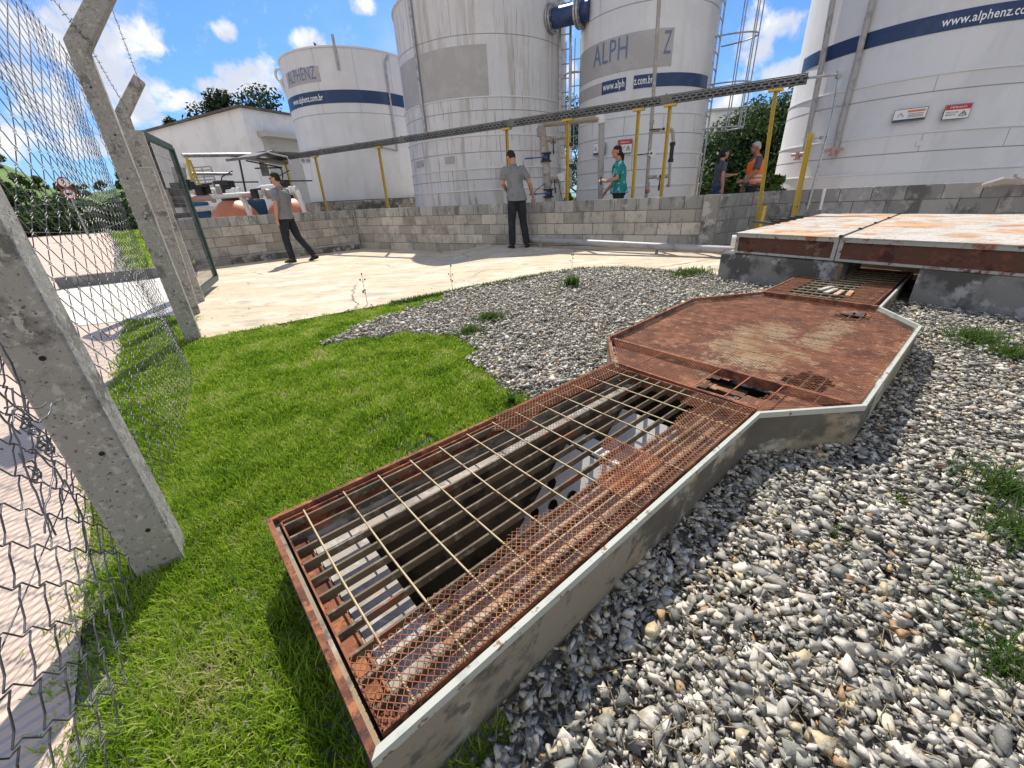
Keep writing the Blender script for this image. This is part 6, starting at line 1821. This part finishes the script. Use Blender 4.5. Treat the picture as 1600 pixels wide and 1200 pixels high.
# man walking left past the wall
def sunglasses(root, M4, q):
    mb = MB(); hd, Rh = q['head'], q['Rh']
    for s in (-1, 1):
        ball(mb, hd + Rh @ Vector((s * .034, .090, .016)), 1, .025, .008, .017); bar(mb, hd + Rh @ Vector((s * .060, .084, .022)), hd + Rh @ Vector((s * .081, -.01, .022)), .004, .006)
    local_build(mb, 'sunglasses', M['black'], root, M4)
p = P(463, 404, 10.62); p.z = gz(p.x, p.y) + .016
person('man in sunglasses and grey polo shirt walking left along the wall below the terracotta vessels', p, R(80), 1.80, 'skin', 'polo', 'trousers',
       dict(lean=(0, -.03, 0), look=(R(10), R(-4)), head=(0, .01, 0), brows=False,
            arms=dict(L=[(-.25, -.04, 1.15), (-.235, .03, .89), (0, .15, -1), (-1, .1, 0)], R=[(.25, .0, 1.14), (.22, .05, .88), (-.05, .15, -1), (1, .2, 0)]),
            legs=dict(L=[(-.10, .05, .49), (-.10, .02, .085), (-.1, 1, 0)], R=[(.11, -.10, .49), (.12, -.37, .12), (.1, 1, -.25)])), extras=sunglasses)
# man at the wall, back to the camera
p = P(810, 387, 8.62); p.z = gz(p.x, p.y) + .016
person('man in grey polo with his back turned, reaching down to the wall top', p, R(8), 1.78, 'skin', 'polo', 'trousers',
       dict(lean=(-.03, .07, 0), look=(R(22), R(-38)), head=(-.02, .055, -.025), hem=-.14,
            arms=dict(L=[(-.25, .07, 1.17), (-.13, .27, 1.02), (.6, .7, -.3), (-.3, .3, 1)], R=[(.27, .05, 1.16), (.355, .17, .92), (.35, .35, -.8), (.6, -.6, .3), .3]),
            legs=dict(L=[(-.11, .02, .49), (-.12, -.01, .085), (-.25, 1, 0)], R=[(.12, .03, .49), (.17, -.02, .085), (.3, 1, 0)])))
# woman in teal, facing left behind the wall
def phone(root, M4, q):
    mb = MB(); w = Vector(q['L']['L'][1]) + Vector((0, .10, .015)); bevel_box(mb, w, (.04, .012, .075), .006); local_build(mb, 'phone', M['black'], root, M4)
p = P(966, 318, 9.15); p.z = .10
person('dark haired woman in a teal tie dye blouse standing behind the wall', p, R(84), 1.68, 'skin', 'tiedye', 'trousers',
       dict(lean=(0, .03, 0), look=(R(4), R(-6)), sleeve=.80, hem=-.12, tail='low', collar=False,
            arms=dict(L=[(-.27, .10, 1.14), (-.16, .30, 1.10), (.2, .9, .2), (-.6, 0, .6)], R=[(.31, .04, 1.12), (.25, .22, .94), (-.05, .6, -.75), (.5, .5, .5), .3]),
            legs=dict(L=[(-.10, .02, .49), (-.10, 0, .085)], R=[(.11, 0, .49), (.11, -.05, .085)])), woman=True, bulk=1.18, extras=phone)
# slim woman pointing
p = P(1118, 320, 11.6); p.z = .10
person('slim woman with black ponytail, slate shirt and jeans, pointing at the vest man', p, R(-80), 1.66, 'skin', 'polo_dark', 'jeans',
       dict(lean=(0, -.02, 0), look=(R(-6), 0), tail='pony', sleeve=.62, hem=-.02,
            arms=dict(L=[(-.19, .18, 1.16), (-.16, .45, 1.17), (0, 1, .1), (-.3, 0, .9), .25], R=[(.24, -.10, 1.14), (.24, -.06, .88), (0, .1, -1), (1, 0, 0)]),
            legs=dict(L=[(-.09, .02, .49), (-.09, 0, .085)], R=[(.10, 0, .49), (.10, -.03, .085)])), woman=True, bulk=.92)
# man in the vest
def vest(root, M4, q):
    vb = MB(); q['torso'](vb, .045, -.12, .92)
    for s in (-1, 1): limb(vb, [q['spine'](.85) + q['X'] * (s * q['sw'] * .55) + q['Y'] * .06, q['spine'](1.03) + q['X'] * (s * q['sw'] * .50), q['spine'](.85) + q['X'] * (s * q['sw'] * .55) - q['Y'] * .06], [.06, .062, .06])
    finish(vb, 'vest', M['vest'], root, M4, .011, 3, .015, .2)
    for t in (.10, .27):
        rb = MB(); hw, dp = q['hw'], q['dp']; n = 36; vs = []; fs = []
        a_ = (.90 * hw + .055) if t > .2 else (.96 * hw + .055); b_ = 1.0 * dp + .055
        for z in (-.025, .025):
            for k in range(n): a = 2 * math.pi * k / n; vs.append(q['spine'](t) + q['X'] * (a_ * math.cos(a)) + q['Y'] * (b_ * math.sin(a)) + Vector((0, 0, z)))
        for k in range(n): fs.append((k, (k + 1) % n, n + (k + 1) % n, n + k))
        rb.add(vs, fs); local_build(rb, 'reflective_band', M['reflect'], root, M4)
p = P(1172, 305, 11.5); p.z = .10
person('grey haired man in an orange high visibility vest facing left behind the yellow post', p, R(78), 1.72, 'skin_brown', 'polo_dark', 'trousers',
       dict(lean=(0, .0, 0), look=(R(8), R(-3)), sleeve=.8,
            arms=dict(L=[(-.25, .06, 1.14), (-.2, .26, .98), (.3, .9, -.1), (-.5, 0, .5)], R=[(.27, -.02, 1.13), (.26, .1, .88), (0, .3, -1), (1, 0, 0)]),
            legs=dict(L=[(-.10, .02, .49), (-.10, 0, .085)], R=[(.11, 0, .49), (.11, -.04, .085)])), hair='hair_grey', bulk=1.12, extras=vest)

# ------------------------------------------------------------------ sky, sun, camera
SUN_EL, SUN_AZ = 50.0, -8.0           # azimuth from +Y towards +X
w = bpy.data.worlds.new('World'); sc.world = w; w.use_nodes = True
nt = w.node_tree; bg = nt.nodes['Background']
sky = N(nt, 'ShaderNodeTexSky'); sky.sky_type = 'NISHITA'; sky.sun_disc = False
sky.sun_elevation = R(SUN_EL); sky.sun_rotation = R(SUN_AZ); sky.air_density = 1.0; sky.dust_density = .6; sky.ozone_density = 2.0
tc_ = N(nt, 'ShaderNodeTexCoord'); D = tc_.outputs['Generated']
def vm(op, a, b=None):
    n = N(nt, 'ShaderNodeVectorMath', operation=op)
    for i, x in enumerate((a, b)):
        if x is None: continue
        if isinstance(x, (tuple, Vector)): n.inputs[i].default_value = tuple(x)
        else: nt.links.new(x, n.inputs[i])
    return n
def ma(op, a, b=None, c=None, clamp=False):
    n = N(nt, 'ShaderNodeMath', operation=op); n.use_clamp = clamp
    for i, x in enumerate((a, b, c)):
        if x is None: continue
        if isinstance(x, (int, float)): n.inputs[i].default_value = x
        else: nt.links.new(x, n.inputs[i])
    return n.outputs[0]
def cloud(px, py, rw, rh, amp):
    """a cumulus bank: direction of its middle, half width and half height in degrees"""
    c = sight(px, py).normalized(); t = Vector((c.y, -c.x, 0)).normalized(); u = t.cross(c).normalized()
    a = vm('DOT_PRODUCT', D, t * (1 / math.sin(R(rw)))).outputs['Value']; b = vm('DOT_PRODUCT', D, u * (1 / math.sin(R(rh)))).outputs['Value']
    b0 = 0.0
    r2 = ma('ADD', ma('MULTIPLY', a, a), ma('MULTIPLY', b, b))
    front = ma('GREATER_THAN', vm('DOT_PRODUCT', D, c).outputs['Value'], 0.0)
    return ma('MULTIPLY', ma('MULTIPLY', ma('SUBTRACT', 1.0, r2, clamp=True), amp), front)
banks = [(178, 55, 4.6, 2.4, .95), (235, 72, 2.6, .9, .8), (110, 25, 2.6, 1.6, .9), (150, 95, 4.0, 2.6, .95), (195, 145, 4.6, 2.4, .9), (215, 185, 3.6, 1.1, .85), (300, 162, 5.5, 1.3, .9), (380, 120, 3.2, 2.0, 1.0), (345, 140, 2.6, 1.5, .9), (480, 66, 3.0, 1.5, 1.0), (418, 118, 1.8, 2.0, .9),
         (568, 10, 2.0, 1.0, .8), (354, 50, 1.3, 1.1, .72), (182, 8, .8, .6, .5), (80, 175, 4, 2.6, .8), (40, 60, 3.2, 2.6, .7), (10, 215, 4, 1.8, .75), (120, 225, 4.5, 1.5, .8), (60, 120, 3, 1.6, .7),
         (1185, 60, 2.6, 3.0, .7), (1230, 120, 3.6, 1.8, .9), (1140, 160, 2.8, 3, .85), (1235, 40, 2.4, 1.6, .75), (893, 115, 1.0, 2.4, .6), (1180, 12, 2.6, 1.3, .6)]
acc = None
for b_ in banks:
    v = cloud(*b_); acc = v if acc is None else ma('MAXIMUM', acc, v)
n1 = N(nt, 'ShaderNodeTexNoise'); n1.inputs['Scale'].default_value = 24; n1.inputs['Detail'].default_value = 9; n1.inputs['Roughness'].default_value = .62; n1.inputs['Distortion'].default_value = .25
nt.links.new(D, n1.inputs['Vector'])
n2 = N(nt, 'ShaderNodeTexNoise'); n2.inputs['Scale'].default_value = 5; n2.inputs['Detail'].default_value = 7; n2.inputs['Roughness'].default_value = .6; nt.links.new(D, n2.inputs['Vector'])
far_ = ma('MULTIPLY', ma('SUBTRACT', n2.outputs['Fac'], .50), 1.6, clamp=True)
dens = ma('ADD', ma('MULTIPLY', acc, .62), ma('MULTIPLY', ma('SUBTRACT', n1.outputs['Fac'], .5), 1.5))
back = step(nt, vm('DOT_PRODUCT', D, (0, -1, 0)).outputs['Value'], .0, .45)       # unseen broken cloud, added behind the camera to whiten the fill light
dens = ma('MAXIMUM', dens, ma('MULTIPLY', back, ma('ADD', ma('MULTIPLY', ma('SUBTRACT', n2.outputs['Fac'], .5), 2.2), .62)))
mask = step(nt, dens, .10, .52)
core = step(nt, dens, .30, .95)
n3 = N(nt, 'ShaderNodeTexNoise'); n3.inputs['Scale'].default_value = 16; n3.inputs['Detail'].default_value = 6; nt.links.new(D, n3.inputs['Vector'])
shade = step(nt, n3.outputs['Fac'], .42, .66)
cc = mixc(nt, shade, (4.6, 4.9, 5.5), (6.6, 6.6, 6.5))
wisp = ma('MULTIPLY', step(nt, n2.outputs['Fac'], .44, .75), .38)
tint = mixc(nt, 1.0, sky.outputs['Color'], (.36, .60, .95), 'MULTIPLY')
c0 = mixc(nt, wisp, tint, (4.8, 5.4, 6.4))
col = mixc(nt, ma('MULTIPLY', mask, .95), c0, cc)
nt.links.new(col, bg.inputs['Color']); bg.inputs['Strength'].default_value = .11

sl = bpy.data.lights.new('sun', 'SUN'); sl.energy = 4.2; sl.angle = R(.5); sl.color = (1, .93, .82)
so = bpy.data.objects.new('sun', sl); C.objects.link(so)
sd_ = Vector((math.sin(R(SUN_AZ)) * math.cos(R(SUN_EL)), math.cos(R(SUN_AZ)) * math.cos(R(SUN_EL)), math.sin(R(SUN_EL))))
so.rotation_euler = (-sd_).to_track_quat('-Z', 'Y').to_euler(); so.location = (0, 0, 20)

cam = bpy.data.cameras.new('camera'); co = bpy.data.objects.new('camera', cam); C.objects.link(co); sc.camera = co
cam.sensor_fit = 'HORIZONTAL'; cam.sensor_width = 36; cam.lens = FPX / 1600 * 36; cam.clip_start = .05; cam.clip_end = 1000
cx = _R0 * _cr - _U0 * _sr; cy = _R0 * _sr + _U0 * _cr; cz = -_F
co.matrix_world = Matrix(((cx.x, cy.x, cz.x, 0), (cx.y, cy.y, cz.y, 0), (cx.z, cy.z, cz.z, CAMZ), (0, 0, 0, 1)))
vs_ = sc.view_settings; vs_.view_transform = 'Standard'; vs_.look = 'None'; vs_.exposure = 0.55; vs_.gamma = 1.0; vs_.use_curve_mapping = False
sc.cycles.max_bounces = 6; sc.cycles.transparent_max_bounces = 4
